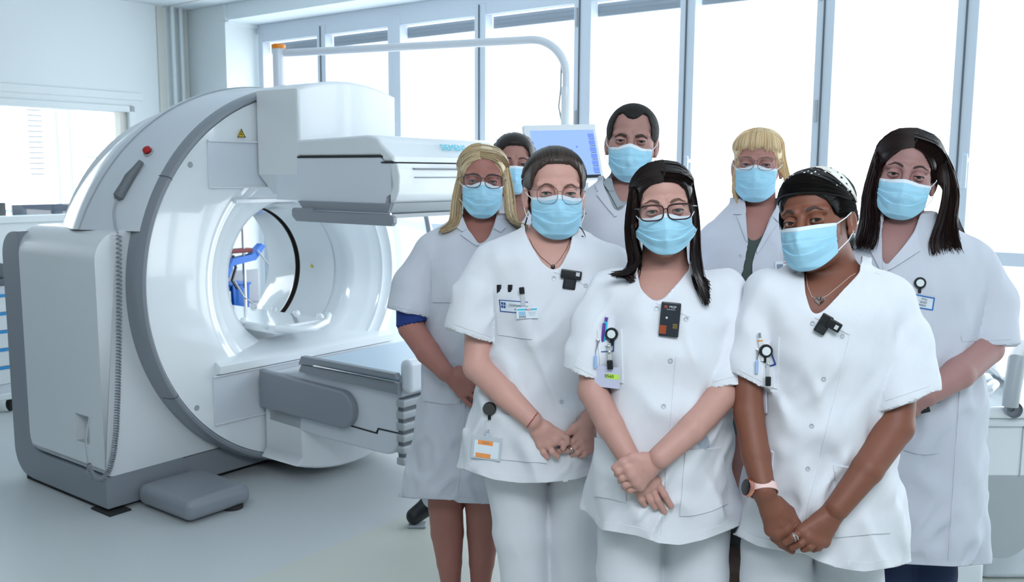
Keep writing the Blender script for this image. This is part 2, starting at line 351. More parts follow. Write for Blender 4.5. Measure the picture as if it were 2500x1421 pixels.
part('back_cover', B().lathe([(.46, -4.88), (.95, -4.86), (.95, -4.2)], (0, VC, ZC), 0, 96), M['white'], g)
for z0, z1 in ((1.535, 1.765), (.338, .588)):
    zz = (z0+z1)/2; hw = math.sqrt(.955**2-(max(abs(z0-ZC), abs(z1-ZC)))**2)
    b = B().box((-3.969, VC-min(hw, .64), z0), (-3.958, VC+min(hw, .64), z1), .004)
    part('guide_panel', b, M['white2'], g)
    b = B().box((-3.962, VC-min(hw, .64), z1-.006), (-3.948, VC+min(hw, .64), z1+.004), .002).box((-3.962, VC-min(hw, .64), z0-.004), (-3.95, VC+min(hw, .64), z0+.004), .002)
    part('guide_rail', b, M['white'], g)
part('bore_ledge', B().prism([(-3.99, .585), (-3.93, .60), (-3.925, .64), (-3.965, .66), (-4.14, .70), (-4.14, .6)], 1, VC-.62, VC+.62, .006), M['wgloss'], g)
part('bore_ledge', B().prism([(-3.99, 1.452), (-3.968, 1.455), (-3.966, 1.472), (-3.99, 1.48)], 1, VC-.46, VC+.46, .002), M['wgloss'], g)
for (v, z) in ((2.65, 1.646), (2.634, .447)):
    part('cover_screw', B().lathe([(.0, .003), (.008, .003), (.011, .005), (.014, .003), (.015, 0)], (-3.966, v, z), 0, 20), M['lgrey'], g)
def tri_label(v, z, s, u=-3.956, nm='warning_label'):
    b = B().prism([(v-s/2, z-s*.43), (v+s/2, z-s*.43), (v, z+s*.43)], 0, u, u+.002)
    p_ = part(nm, b, M['yellow'], g, False)
    b = B()
    for k in range(3):
        t = math.radians(90+120*k); b.prism([(v, z-s*.1), (v+.2*s*math.cos(t-.45), z-s*.1+.2*s*math.sin(t-.45)), (v+.2*s*math.cos(t+.45), z-s*.1+.2*s*math.sin(t+.45))], 0, u+.002, u+.003)
    for k in range(3):
        A = [(v-s/2, z-s*.43), (v+s/2, z-s*.43), (v, z+s*.43)]; p, q = np.array(A[k]), np.array(A[(k+1) % 3]); d = (q-p)/np.linalg.norm(q-p); n_ = np.array([-d[1], d[0]])*s*.07
        b.prism([tuple(p), tuple(q), tuple(q+n_), tuple(p+n_)], 0, u+.002, u+.0028)
    part('warning_symbol', b, M['black'], p_, False)
tri_label(2.944, 1.807, .05)
d_ = ray(763, 648); best = min((abs(math.hypot(*(W2U(CAM+d_*(u/(d_ @ RN)))[1:]-np.array([VC, ZC])))-.395), u) for u in np.linspace(-4.2, -4.5, 61)); p_ = W2U(CAM+d_*(best[1]/(d_ @ RN))); n_ = np.array([0, VC-p_[1], ZC-p_[2]]); n_ /= np.linalg.norm(n_); p_ = np.array([p_[0], VC, ZC])-n_*(.41-(.034*(-4.22-p_[0])/.27)-.002)
part('warning_label', place(B().prism([(-.014, -.012), (.014, -.012), (0, .013)], 2, 0, .002), p_, (1, 0, 0), np.cross(n_, (1, 0, 0)), n_), M['yellow'], g, False)
# emergency button and hand control with coiled cable
def on_shell(x, y, off=0.0):
    d = ray(x, y); best = None
    for u in np.linspace(-4.05, -4.36, 60):
        p = W2U(CAM + d*(u/(d @ RN))); zc = np.interp(u, [-4.38, -4.33, -4.2, -4.08, -4.02], [.90, .905, .955, 1.01, 1.03]); R = np.interp(u, [-4.38, -4.33, -4.2, -4.08, -4.02], [1.18, 1.172, 1.115, 1.06, 1.035])
        e = abs(math.hypot(p[1]-VC, p[2]-zc)-R)
        if best is None or e < best[0]: best = (e, p, zc)
    p, zc = best[1], best[2]; n_ = np.array([.35, p[1]-VC, p[2]-zc]); n_ /= np.linalg.norm(n_); return p + n_*off, n_
p, n_ = on_shell(364, 373)
x_ = np.cross(n_, (0, 0, 1)); x_ /= np.linalg.norm(x_); y_ = np.cross(n_, x_)
part('button_collar', place(B().lathe([(.026, -.004), (.026, .01), (.02, .012)], (0, 0, 0), 2, 24), p, x_, y_, n_), M['lgrey'], g)
part('emergency_button', place(B().lathe([(.012, 0), (.012, .015), (.02, .018), (.02, .028), (.014, .033), (.0, .034)], (0, 0, 0), 2, 24), p, x_, y_, n_), M['red'], g)
pts = [on_shell(x, y, .018)[0] for x, y in ((350, 400), (335, 420), (322, 437), (310, 458), (295, 484), (291, 490))]
hc = part('hand_control', B().tube(pts, [.014, .018, .024, .023, .026, .012], 12), M['grey'], g)
hc.data.materials[0] = MAT('grey_keypad', '6E747A', .5, bump=.9, bscale=160, noise=.25, nscale=90)
def F4(x, y, off=0.03): d = ray(x, y); return W2U(CAM + d*((-4.075+off)/(d @ RN)))
cab_pts = [on_shell(291, 490, .018)[0], on_shell(284, 505, .012)[0], on_shell(281, 520, .012)[0], on_shell(284, 550, .012)[0], F4(288, 570)]
part('cable', B().tube(cab_pts, .0045, 8), M['lgrey'], g)
axis_pts = np.array([F4(x, y) for x, y in ((290, 571), (291, 700), (290, 850), (288, 950), (284, 1050), (277, 1110), (265, 1155), (250, 1172), (235, 1172), (223, 1160), (216, 1130))])
seg = np.r_[0, np.cumsum(np.linalg.norm(np.diff(axis_pts, axis=0), axis=1))]; tt = np.linspace(0, seg[-1], 1500)
ax_ = np.stack([np.interp(tt, seg, axis_pts[:, k]) for k in range(3)], -1); k_ = np.ones(61)/61
ax_ = np.stack([np.convolve(np.pad(ax_[:, k], 30, mode='edge'), k_, 'valid') for k in range(3)], -1)
T_ = np.gradient(ax_, axis=0); T_ /= np.linalg.norm(T_, axis=1)[:, None]; X_ = np.cross(T_, (1, 0, 0)); X_ /= np.linalg.norm(X_, axis=1)[:, None]; Y_ = np.cross(T_, X_)
ph = tt/np.interp(tt, [0, .1, .5, seg[-1]], [.024, .022, .016, .008]) ; ph = 2*np.pi*np.cumsum(np.gradient(tt)/np.interp(tt, [0, .2, .6, 1.0, seg[-1]], [.022, .020, .015, .011, .009]))
part('coiled_cable', B().tube(ax_ + .011*(np.cos(ph)[:, None]*X_+np.sin(ph)[:, None]*Y_), .0035, 5), M['grey'], g)
part('cable', B().tube([F4(216, 1130), F4(211, 1100), F4(209, 1070, .02), F4(213, 1045, -.0), F4(219, 1020, -.05)], .004, 6), M['lgrey'], g)
part('slot', B().box((-4.09, 2.56, 1.305), (-4.06, 2.62, 1.313)), M['gap'], g, False)
# upper and lower detector arms
top = [(3.03, 1.60)] + [(VC+1.035*math.cos(t), ZC+1.035*math.sin(t)) for t in np.radians(np.linspace(109.2, 70.8, 14))] + [(3.71, 1.60), (3.62, 1.50), (3.12, 1.50)]
part('detector_arm', B().prism(top, 0, -3.95, -3.62, .018, 3), M['white'], g)
bot = [(3.03, .56), (3.03, .16)] + [(VC+1.0*math.cos(t), ZC+1.0*math.sin(t)) for t in np.radians(np.linspace(248, 292, 14))] + [(3.71, .56)]
part('detector_arm', B().prism(bot, 0, -3.95, -3.64, .018, 3), M['white'], g)
VR = 3.86
ud = part('detector_head', B().prism([(-3.80, 1.475), (-3.80, 1.682), (-3.06, 1.682)] + arc((-3.07, 1.655), .03, 80, 0, 4) + [(-2.99, 1.655)] + arc((-3.03, 1.56), .055, 25, -80, 8) + [(-3.03, 1.475)], 1, 3.03, VR, .012, 3), M['white2'], g)
capp = [(-3.64, 1.69), (-3.64, 1.77), (-3.15, 1.785)] + arc((-3.12, 1.705), .078, 85, 30, 8) + [(-2.975, 1.685), (-2.975, 1.662), (-3.035, 1.662), (-3.06, 1.69)]
part('detector_cover', B().prism(capp, 1, 3.028, VR+.004, .02, 4), M['white'], g)
part('detector_seam', B().box((-3.63, 3.026, 1.682), (-3.04, VR, 1.691)).box((-3.05, 3.026, 1.656), (-2.985, VR, 1.663)), M['gap'], g, False)
part('end_cover', B().prism([(-3.0, 1.47), (-2.965, 1.49), (-2.945, 1.53), (-2.94, 1.60), (-2.955, 1.655), (-3.0, 1.655)], 1, 3.03, VR, .008, 3), M['white'], g)
part('end_groove', B().box((-2.96, 3.13, 1.628), (-2.938, VR-.03, 1.634)).box((-2.955, 3.13, 1.590), (-2.936, VR-.03, 1.594)), M['dgrey'], g, False)
part('scale_number', place(text('1', .024), (-2.9375, 3.50, 1.611), (0, 1, 0), (0, 0, 1)), M['black'], g, False)
# bumper plates and side handle rails
part('collimator', B().prism([(-3.62, 1.475), (-2.97, 1.475), (-2.99, 1.44), (-3.03, 1.425), (-3.56, 1.425)], 1, 3.025, VR, .004), M['lgrey'], g)
part('collimator_side', B().prism([(-3.62, 1.473), (-2.975, 1.473), (-3.0, 1.425), (-3.57, 1.425)], 1, 3.012, 3.026, .003), M['grey'], g)
part('side_rail', B().prism([(-3.62, 1.43), (-3.61, 1.44), (-3.48, 1.44), (-3.47, 1.425), (-2.95, 1.425), (-2.925, 1.415), (-2.925, 1.39), (-2.94, 1.375), (-3.59, 1.375), (-3.62, 1.40)], 1, 2.975, 3.0, .004), M['grey'], g)
part('rail_rod', B().tube([(-3.46, 2.995, 1.428), (-2.96, 2.995, 1.428)], .006, 8), M['chrome'], g)
part('crystal_face', B().box((-3.55, 3.05, 1.405), (-3.02, VR-.02, 1.425), .003), M['lgrey'], g)
# lettering on the upper detector
b = text('SIEMENS', .052, .0006)
part('brand_lettering', place(b, (-3.022, 3.50, 1.735), (0, 1, 0), (-.62, 0, .78)), M['cyan'], g, False)
# lower detector
lp = [(-3.92, .56), (-3.92, .30), (-3.5, .285), (-3.12, .285)] + arc((-3.06, .40), .115, 265, 360, 8) + [(-2.945, .60), (-3.0, .63), (-3.6, .63)]
part('detector_head', B().prism(lp, 1, 3.03, VR, .015, 3), M['white2'], g)
part('detector_seam', B().prism([(-3.66, .395), (-3.10, .378), (-3.09, .402), (-2.95, .404), (-2.95, .41), (-3.095, .409), (-3.11, .385), (-3.66, .401)], 1, 3.027, VR), M['gap'], g, False)
part('side_guard', B().prism([(-3.93, .585), (-3.93, .385), (-3.32, .375)] + arc((-3.32, .47), .095, 270, 450, 12)[1:], 1, 2.985, 3.03, .012, 3), M['grey'], g)
part('crystal_face', B().box((-3.58, 3.06, .64), (-2.98, VR-.05, .675), .004), M['panel'], g)
part('collimator_side', B().prism([(-3.62, .625), (-3.60, .655), (-2.93, .655), (-2.93, .60), (-3.62, .615)], 1, 2.995, 3.026, .004), M['grey'], g)
part('side_rail', B().prism([(-3.61, .66), (-3.59, .70), (-2.94, .70), (-2.925, .675), (-3.4, .672), (-3.61, .655)], 1, 2.985, 3.02, .005), M['grey'], g)
part('rail_rod', B().tube([(-3.5, 2.99, .663), (-2.95, 2.99, .663)], .006, 8), M['chrome'], g)
part('side_rail', B().prism([(-3.61, .66), (-3.59, .70), (-2.94, .70), (-2.925, .675), (-3.4, .672), (-3.61, .655)], 1, VR-.03, VR, .005), M['grey'], g)
b = B()
for k in range(6): b.box((-2.95, 3.0+.0, .56-.055*k-.02), (-2.90, 3.4, .56-.055*k+.016), .008)
part('cable_guide', b, M['lgrey'], g); part('cable_guide_back', B().box((-2.95, 3.01, .26), (-2.915, 3.38, .58), .01), M['dgrey'], g)
part('latch', B().box((-2.95, 3.02, .60), (-2.88, 3.3, .76), .03), M['white2'], g)
# detached grey foot in front of the base
ft = thing('foot_plate', 'flat grey rounded floor housing in front of the scanner base', 'machine foot', (-3.85, 2.55, 0))
part('body', B().box((-4.06, 2.345, .012), (-3.63, 2.70, .112), .04, 5), M['grey'], ft)
part('caster', B().tube([(-3.68, 2.62, 0), (-3.68, 2.62, .02)], .05, 20), M['rubber'], ft)
# boom with monitor
bm_ = thing('monitor_boom', 'white overhead boom tube with an orange cap carrying the patient monitor', 'boom arm', (-4.5, 3.631, 0))
part('post', B().tube([(-4.5, 3.631, 2.04), (-4.5, 3.631, 2.335)], .036, 20), M['white2'], bm_)
part('cap', B().lathe([(.04, 0), (.042, .02), (.03, .028), (0, .03)], (-4.5, 3.631, 2.335), 2, 20), M['orange'], bm_)
pa = [(-4.5, 3.645), (-2.9, 4.055)]; d_ = np.array([1.6, .41]); d_ = d_/np.linalg.norm(d_); e0 = np.array([-4.5, 3.645]); L0 = 1.60; pth = [np.r_[e0, 2.309], np.r_[e0+d_*L0*.5, 2.309]]
for t in np.radians(np.linspace(90, 0, 14)): pth.append(np.r_[e0+d_*(L0+.20*math.cos(t)), 2.109+.20*math.sin(t)])
pth.append(np.r_[e0+d_*(L0+.2), 1.98]); part('boom_tube', B().tube(pth, .0225, 18), M['white2'], bm_)
ez = e0+d_*(L0+.2)
part('sleeve', B().tube([np.r_[ez, 2.06], np.r_[ez, 1.85]], .028, 18), M['white'], bm_)
part('cable', B().tube([np.r_[ez-d_*.03, 2.2], np.r_[ez-d_*.032, 2.05], np.r_[ez-d_*.042, 1.96], np.r_[ez-d_*.02, 1.86]], .005, 8), M['lgrey'], bm_)
mt = thing('patient_monitor', 'flat monitor showing a blue image list, hanging from the boom', 'monitor', PY(1376, 375, 4.55), 'W')
TL = PY(1278, 306, 4.5); R_ = PY(1452, 303, 4.62)-TL; D_ = PY(1300, 446, 4.42)-TL; D_ = D_ - R_*(D_ @ R_)/(R_ @ R_)*.0; N_ = np.cross(R_, D_); N_ /= np.linalg.norm(N_)
if N_[1] > 0: N_ = -N_
def mp(s, t, o=0): return TL + R_*s + D_*t + N_*o
def slab(s0, t0, s1, t1, a, c):
    q = [mp(s0, t0, a), mp(s1, t0, a), mp(s1, t1, a), mp(s0, t1, a), mp(s0, t0, c), mp(s1, t0, c), mp(s1, t1, c), mp(s0, t1, c)]
    return B().add(q, [(0, 1, 2, 3), (7, 6, 5, 4), (0, 4, 5, 1), (1, 5, 6, 2), (2, 6, 7, 3), (3, 7, 4, 0)])
part('housing', slab(0, 0, 1, 1, -.03, 0), M['white'], mt, False)
part('back_mount', B().tube([mp(.5, .4, -.03), mp(.5, .15, -.07), U2W(np.r_[ez, 1.85])], .02, 10), M['white'], mt)
def emis(name, col, st):
    m = bpy.data.materials.new(name); m.use_nodes = True; b = m.node_tree.nodes['Principled BSDF']; c = lin(col)
    b.inputs['Base Color'].default_value = (0.01, 0.01, 0.01, 1); b.inputs['Emission Color'].default_value = c; b.inputs['Emission Strength'].default_value = st; b.inputs['Roughness'].default_value = .3
    return m
scr = part('screen', slab(.075, .10, .965, .90, 0, .001), emis('screen_blue', '86A6E8', .85), mt, False)
part('task_bar', slab(.075, .90, .965, .955, 0, .0015), M['black'], scr, False)
random.seed(4); es = emis('screen_spots', '3E5BD0', .8); et = emis('screen_thumb', '6484D8', .8)
for k in range(20):
    s, t = random.uniform(.15, .75), random.uniform(.35, .8); part('image_spot', slab(s, t, s+random.uniform(.008, .02), t+random.uniform(.01, .03), .001, .0016), es, scr, False)
for k in range(6):
    part('thumbnail', slab(.87, .17+.12*k, .955, .25+.12*k, .001, .0016), et, scr, False); part('thumbnail_bar', slab(.88, .262+.12*k, .955, .272+.12*k, .001, .0018), M['black'], scr, False)
# patient pallet lying in the bore
pt = thing('patient_pallet', 'narrow white patient pallet with knobs and curved end bar inside the scanner bore', 'pallet', (-4.3, 3.3, .72))
part('board', B().box((-4.9, 3.10, .755), (-3.92, 3.46, .80), .012), M['wgloss'], pt)
part('support', B().box((-4.85, 3.2, .655), (-4.3, 3.4, .757), .01), M['wgloss'], pt)
for k in range(4):
    for v in (3.10, 3.47): part('knob', B().ball((-4.0-.2*k, v, .80), .022, 10), M['wgloss'], pt)
part('end_bar', B().tube([(-3.93, 3.1, .79), (-3.86, 3.2, .775), (-3.85, 3.3, .775), (-3.89, 3.42, .79), (-3.95, 3.49, .81)], .02, 10), M['wgloss'], pt)
# infusion trolley seen through the bore
iv = thing('infusion_stand', 'thin steel stand with red clamp and loop of tube, seen through the scanner bore', 'stand', (-6.2, 4.60, 0))
part('pole', B().tube([(-6.2, 4.60, .03), (-6.2, 4.60, 1.25)], .013, 8), M['chrome'], iv)
part('foot', B().box((-6.4, 4.4, 0), (-6.0, 4.8, .04), .01), M['rubber'], iv)
part('clamp', B().box((-6.26, 4.45, .965), (-6.18, 4.68, 1.0), .01), M['dred'], iv)
part('tray', B().prism([(4.40, .80), (4.48, .93), (4.66, .95), (4.76, 1.03), (4.80, 1.01), (4.70, .9), (4.48, .87), (4.44, .78)], 0, -6.24, -6.17, .005), M['blue'], iv)
part('hose', B().tube([(-6.15, 4.70+.0, .98), (-6.14, 4.80, .85), (-6.14, 4.79, .65), (-6.15, 4.68, .52), (-6.15, 4.55, .62), (-6.15, 4.47, .75)], .006, 6), M['lgrey'], iv)
part('cable', B().tube([(-6.2, 4.5, .95), (-6.2, 4.52, .85), (-6.2, 4.48, .75), (-6.2, 4.53, .68)], .012, 6), M['black'], iv)
for k, (v0, v1, lab) in enumerate(((4.38, 4.50, 'blue plastic bin with a white label, seen through the bore left of the stand'), (4.52, 4.69, 'bright blue plastic bin seen through the bore behind the steel stand'))):
    t = thing('storage_bin', lab, 'bin', (-6.32, (v0+v1)/2, .5), group='blue bins behind the scanner')
    part('body', B().prism([(v0+.015, .50), (v1-.015, .50), (v1, .71), (v0, .71)], 0, -6.42, -6.25, .008), M['blue'], t)
    part('rim', B().box((-6.43, v0-.008, .70), (-6.24, v1+.008, .715), .004), M['blue'], t)
    if k == 0: part('label_card', B().box((-6.252, 4.42, .57), (-6.247, 4.50, .66)), M['wall'], t, False)
tr = thing('steel_trolley', 'grey metal trolley under the blue bins, seen through the bore', 'trolley', (-6.35, 4.6, 0))
part('top', B().box((-6.56, 4.35, .46), (-6.225, 5.0, .495), .005), M['lgrey'], tr)
part('back_panel', B().box((-6.56, 4.66, .495), (-6.54, 5.0, .78), .005), M['grey'], tr)
for (u, v) in ((-6.53, 4.37), (-6.22, 4.37), (-6.53, 4.98), (-6.22, 4.98)): part('leg', B().tube([(u, v, 0), (u, v, .47)], .012, 8), M['dgrey'], tr)
# drawer cart at the left edge
ct = thing('drawer_cart', 'white drawer cart with blue drawer edges at the left edge of the room', 'cart', (-6.4, 2.55, 0))
cu0, cu1, cv0, cv1 = -6.75, -6.35, 2.2, 2.86
part('body', B().box((cu0, cv0, .13), (cu1, cv1, .86), .01), M['white2'], ct)
for k in range(5):
    z = .2+.115*k*1.05; d = part('drawer', B().box((cu1-.01, cv0+.02, z), (cu1+.012, cv1-.01, z+.1), .004), M['white'], ct)
    part('drawer_edge', B().box((cu1-.008, cv0+.02, z+.1), (cu1+.016, cv1-.01, z+.118), .003), M['cblue'], d)
part('top_tray', B().box((cu0-.01, cv0-.01, .86), (cu1+.02, cv1+.01, .90), .008), M['dgrey'], ct)
part('top_box', B().box((cu0+.05, cv0+.1, .90), (cu1-.05, cv1-.02, 1.0), .01), M['dgrey'], ct)
part('bottom_shelf', B().box((cu0-.01, cv0-.01, .09), (cu1+.02, cv1+.02, .135), .01), M['wall'], ct)
for (u, v) in ((cu0+.04, cv0+.05), (cu1-.03, cv0+.05), (cu0+.04, cv1-.05), (cu1-.03, cv1-.05)): part('caster', B().ball((u, v, .045), .045, 12, (1, .5, 1)), M['rubber'], ct)
# second scanner couch at the right edge (in camera-facing coordinates)
Y0 = 3.35
def q(x, y, Y=Y0): return PY(x, y, Y)
c2 = thing('scanner_couch', 'white padded scanner couch with a grey oval side cover at the right edge', 'medical couch', (q(2440, 1365)[0], Y0, 0), 'W')
xl, xr = q(2335, 1100)[0], q(2700, 1100)[0]; z1, z2 = q(2440, 1022)[2], q(2440, 1170)[2]
part('couch_body', B().box((xl, Y0, z2), (xr, Y0+1.2, z1), .02), M['white'], c2)
part('couch_top', B().box((xl-.1, Y0-.01, z1), (xr, Y0+1.3, z1+.045), .015), M['wgloss'], c2)
part('panel_joint', B().box((q(2492, 1100)[0], Y0-.003, z2+.01), (q(2492, 1100)[0]+.004, Y0+.003, z1-.03)).box((xl, Y0-.003, z1-.034), (xr, Y0+.002, z1-.03)), M['lgrey'], c2, False)
xc, xa, xb = q(2440, 1300)[0], q(2378, 1300)[0], q(2520, 1300)[0]; zb = q(2450, 1365)[2]; r_ = (xb-xa)/2
part('oval_cover', B().prism([((xa+xb)/2-r_, z2+.02)] + [((xa+xb)/2+r_*math.cos(t), zb+r_+r_*math.sin(t)) for t in np.linspace(math.pi, 2*math.pi, 24)] + [((xa+xb)/2+r_, z2+.02)], 1, Y0+.0, Y0+.08, .008), M['lgrey'], c2)
part('couch_base', B().box((q(2200, 1380)[0], Y0-.05, 0), (q(2388, 1390)[0], Y0+.6, q(2360, 1372, Y0-.05)[2]), .02), M['white'], c2)
part('column', B().box((xc+.05, Y0+.2, 0), (xc+.5, Y0+.9, z2+.02), .03), M['white2'], c2)
lv = part('lever', B().tube([q(2466, 992, Y0-.03), q(2470, 960, Y0-.03), q(2484, 880, Y0), q(2500, 850, Y0+.1)], [.028, .029, .034, .034], 14), M['lgrey'], c2)
part('pivot', B().lathe([(.03, 0), (.03, .02), (.012, .022), (.010, .028), (0, .028)], tuple(q(2465, 996, Y0-.01)-np.array([0, .035, 0])), 1, 20), M['grey'], lv)
part('arm_rest', B().tube([q(2385, 925, Y0+.1), q(2410, 925, Y0+.12), q(2425, 938, Y0+.1), q(2412, 950, Y0+.05), q(2380, 955, Y0+.05)], .022, 12), M['wgloss'], c2)
sh = B(); random.seed(2); P_ = []
for i in range(9):
    P_.append([q(2400+12*j, 905-8*math.sin(j*.8)-abs(4-i)*-2, Y0+.2+.06*i)+np.array([0, 0, .02*math.sin(i*1.3+j)]) for j in range(9)])
sh.grid(P_); s_ = solo('folded_sheet', sh, M['wgloss'], 'crumpled clear plastic sheet lying on the couch at the right edge', 'sheet', space='W'); s_.modifiers.new('thick', 'SOLIDIFY').thickness = .006
# ------------------------------------------------------------------ implicit surfaces (for bodies, hair caps and clothes)
def hsh(i, j, k, s=0):
    n = (i*374761393 + j*668265263 + k*2147483647 + s*974634777) & 0x7fffffff
    n = ((n ^ (n >> 13))*1274126177) & 0x7fffffff
    return ((n ^ (n >> 16)) & 0xffff)/65535.0
def noise(P, s=0):
    I = np.floor(P).astype(np.int64); f = P-I; f = f*f*(3-2*f); o = 0
    for a in (0, 1):
        wa = f[:, 0] if a else 1-f[:, 0]
        for b in (0, 1):
            wb = f[:, 1] if b else 1-f[:, 1]
            for c in (0, 1):
                wc = f[:, 2] if c else 1-f[:, 2]
                o = o + wa*wb*wc*hsh(I[:, 0]+a, I[:, 1]+b, I[:, 2]+c, s)
    return o
BIG = 0.3
class Sdf:
    """smooth union / subtraction of small shapes; each shape is (fn, centre, reach, mode, k)"""
    def __init__(s): s.ops = []; s.post = None
    def add(s, fn, c, R, mode='u', k=.01): s.ops.append((fn, np.array(c, float), R+.075, mode, k)); return s
    def cone(s, a, b, ra, rb, k=.01, mode='u'):
        a = np.array(a, float); b = np.array(b, float); L = b-a; LL = L @ L + 1e-12
        def fn(P): t = np.clip((P-a) @ L/LL, 0, 1); return np.linalg.norm(P-a-t[:, None]*L, axis=1)-(ra+(rb-ra)*t)
        return s.add(fn, (a+b)/2, math.sqrt(LL)/2+max(ra, rb), mode, k)
    def chain(s, pts, rs, k=.008):
        for i in range(len(pts)-1): s.cone(pts[i], pts[i+1], rs[i], rs[i+1], k)
        return s
    def ell(s, c, r, F=None, k=.01, mode='u'):
        c = np.array(c, float); r = np.array(r, float); F = np.eye(3) if F is None else F
        def fn(P): q = (P-c) @ F.T; k0 = np.linalg.norm(q/r, axis=1); k1 = np.linalg.norm(q/(r*r), axis=1)+1e-9; return k0*(k0-1)/k1
        return s.add(fn, c, max(r), mode, k)
    def __call__(s, P):
        D = np.full(len(P), BIG); lo, hi = P.min(0), P.max(0)
        for fn, c, R, mode, k in s.ops:
            if np.any(c+R < lo) or np.any(c-R > hi): continue
            m = np.all(np.abs(P-c) < R, axis=1)
            if not m.any(): continue
            d = fn(P[m]); D0 = D[m]; k = k(P[m]) if callable(k) else k
            if mode == 's': d = -d; h = np.clip(.5-.5*(D0-d)/k, 0, 1); D[m] = D0+(d-D0)*h+k*h*(1-h)
            else: h = np.clip(.5+.5*(D0-d)/k, 0, 1); D[m] = D0+(d-D0)*h-k*h*(1-h)
        if s.post is not None:
            m = np.abs(D) < .08
            if m.any(): D[m] += s.post(P[m])
        return D
def grad(f, P, e=6e-4):
    K = np.array([[1, -1, -1], [-1, -1, 1], [-1, 1, -1], [1, 1, 1]], float); g = 0
    for k in K: g = g + k*f(P+k*e)[:, None]
    return g/(4*e)
def chunked(f, P, n=60000):
    return np.concatenate([f(P[i:i+n]) for i in range(0, len(P), n)]) if len(P) else np.zeros(0)
def snets(f, lo, hi, h, newton=1):
    lo = np.array(lo, float); hi = np.array(hi, float); H = 8*h; nb = np.ceil((hi-lo)/H).astype(int)+1
    g = np.stack(np.meshgrid(*[np.arange(n) for n in nb], indexing='ij'), -1).reshape(-1, 3); d = chunked(f, lo+(g+.5)*H); blk = g[np.abs(d) < H*1.15]
    N = nb*8+2; loc = np.stack(np.meshgrid(*[np.arange(9)]*3, indexing='ij'), -1).reshape(-1, 3)
    Vk, Vp, Qk = [], [], []
    cor = np.array([[a, b, c] for a in (0, 1) for b in (0, 1) for c in (0, 1)])
    edg = [(i, j) for i in range(8) for j in range(i+1, 8) if np.abs(cor[i]-cor[j]).sum() == 1]
    for s in range(0, len(blk), 64):
        bb = blk[s:s+64]; ip = bb[:, None, :]*8+loc[None]; v = f(lo+ip.reshape(-1, 3)*h).reshape(len(bb), 9, 9, 9); ins = v < 0
        C = np.stack([v[:, a:a+8, b:b+8, c:c+8] for a, b, c in cor], -1); I = C < 0; mix = I.any(-1) & ~I.all(-1)
        if mix.any():
            w = np.argwhere(mix); cv = C[mix]; pos = np.zeros((len(w), 3)); cnt = np.zeros(len(w))
            for i, j in edg:
                x = (cv[:, i] < 0) != (cv[:, j] < 0); t = np.where(x, cv[:, i]/np.where(x, cv[:, i]-cv[:, j], 1), 0)
                pos += np.where(x[:, None], cor[i]+t[:, None]*(cor[j]-cor[i]), 0); cnt += x
            ci = bb[w[:, 0]]*8+w[:, 1:]; Vk.append((ci[:, 0]*N[1]+ci[:, 1])*N[2]+ci[:, 2]); Vp.append(lo+(ci+pos/cnt[:, None])*h)
        for ax in range(3):
            sl1 = [slice(None)]+[slice(0, 8)]*3; sl2 = list(sl1); sl2[ax+1] = slice(1, 9); A, Bq = ins[tuple(sl1)], ins[tuple(sl2)]; x = A != Bq
            if not x.any(): continue
            w = np.argwhere(x); gi = bb[w[:, 0]]*8+w[:, 1:]; fl = A[x]; e1 = np.zeros(3, int); e2 = np.zeros(3, int); e1[(ax+1) % 3] = 1; e2[(ax+2) % 3] = 1
            qs = np.stack([gi-e1-e2, gi-e2, gi, gi-e1], 1); ok = (qs >= 0).all((1, 2)); kk = (qs[..., 0]*N[1]+qs[..., 1])*N[2]+qs[..., 2]
            kk[~fl] = kk[~fl][:, ::-1]; Qk.append(kk[ok])
    if not Vk: return np.zeros((0, 3)), np.zeros((0, 4), int)
    Vk = np.concatenate(Vk); Vp = np.concatenate(Vp); o = np.argsort(Vk); Vk = Vk[o]; Vp = Vp[o]; Qk = np.concatenate(Qk)
    ix = np.clip(np.searchsorted(Vk, Qk), 0, len(Vk)-1); ok = (Vk[ix] == Qk).all(1); Q = ix[ok]
    for _ in range(newton):
        out = []
        for i in range(0, len(Vp), 60000):
            P = Vp[i:i+60000]; dd = f(P); G = grad(f, P); n2 = (G*G).sum(1)+1e-6; st = np.clip(dd/n2, -h*.8, h*.8); out.append(P-G*st[:, None])
        Vp = np.concatenate(out)
    return Vp, Q
def bsmooth(V, Q, ok, it=8):
    """relax the open border where ok"""
    V = V.copy(); E_ = np.sort(np.concatenate([Q[:, [0, 1]], Q[:, [1, 2]], Q[:, [2, 3]], Q[:, [3, 0]]]), 1); U_, n_ = np.unique(E_, axis=0, return_counts=True); U_ = U_[n_ == 1]; U_ = U_[ok[U_].all(1)]
    for _ in range(it):
        a = np.zeros_like(V); k = np.zeros(len(V)); np.add.at(a, U_[:, 0], V[U_[:, 1]]); np.add.at(a, U_[:, 1], V[U_[:, 0]]); np.add.at(k, U_[:, 0], 1); np.add.at(k, U_[:, 1], 1); m = k == 2; V[m] = .5*V[m]+.25*a[m]
    return V
def trim(V, Q, c, steps=3):
    """drop what lies where c > 0 and pull the border onto c = 0"""
    cv = chunked(c, V); keep = (cv[Q] <= 0).any(1); Q = Q[keep]; used = np.unique(Q); mv = used[cv[used] > 0]
    for _ in range(steps):
        P = V[mv]; cc = c(P); G = grad(c, P, 8e-4); n2 = (G*G).sum(1)+1e-3; V[mv] = P-G*(np.clip(cc, -.02, .02)/n2)[:, None]
    mp_ = np.full(len(V), -1); mp_[used] = np.arange(len(used)); V, Q = V[used], mp_[Q]
    return bsmooth(V, Q, np.abs(chunked(c, V)) < .004), Q
def region(V, Q, inside):
    m = inside(V[Q].mean(1)); Q = Q[m]; used = np.unique(Q); mp_ = np.full(len(V), -1); mp_[used] = np.arange(len(used)); return V[used], mp_[Q]
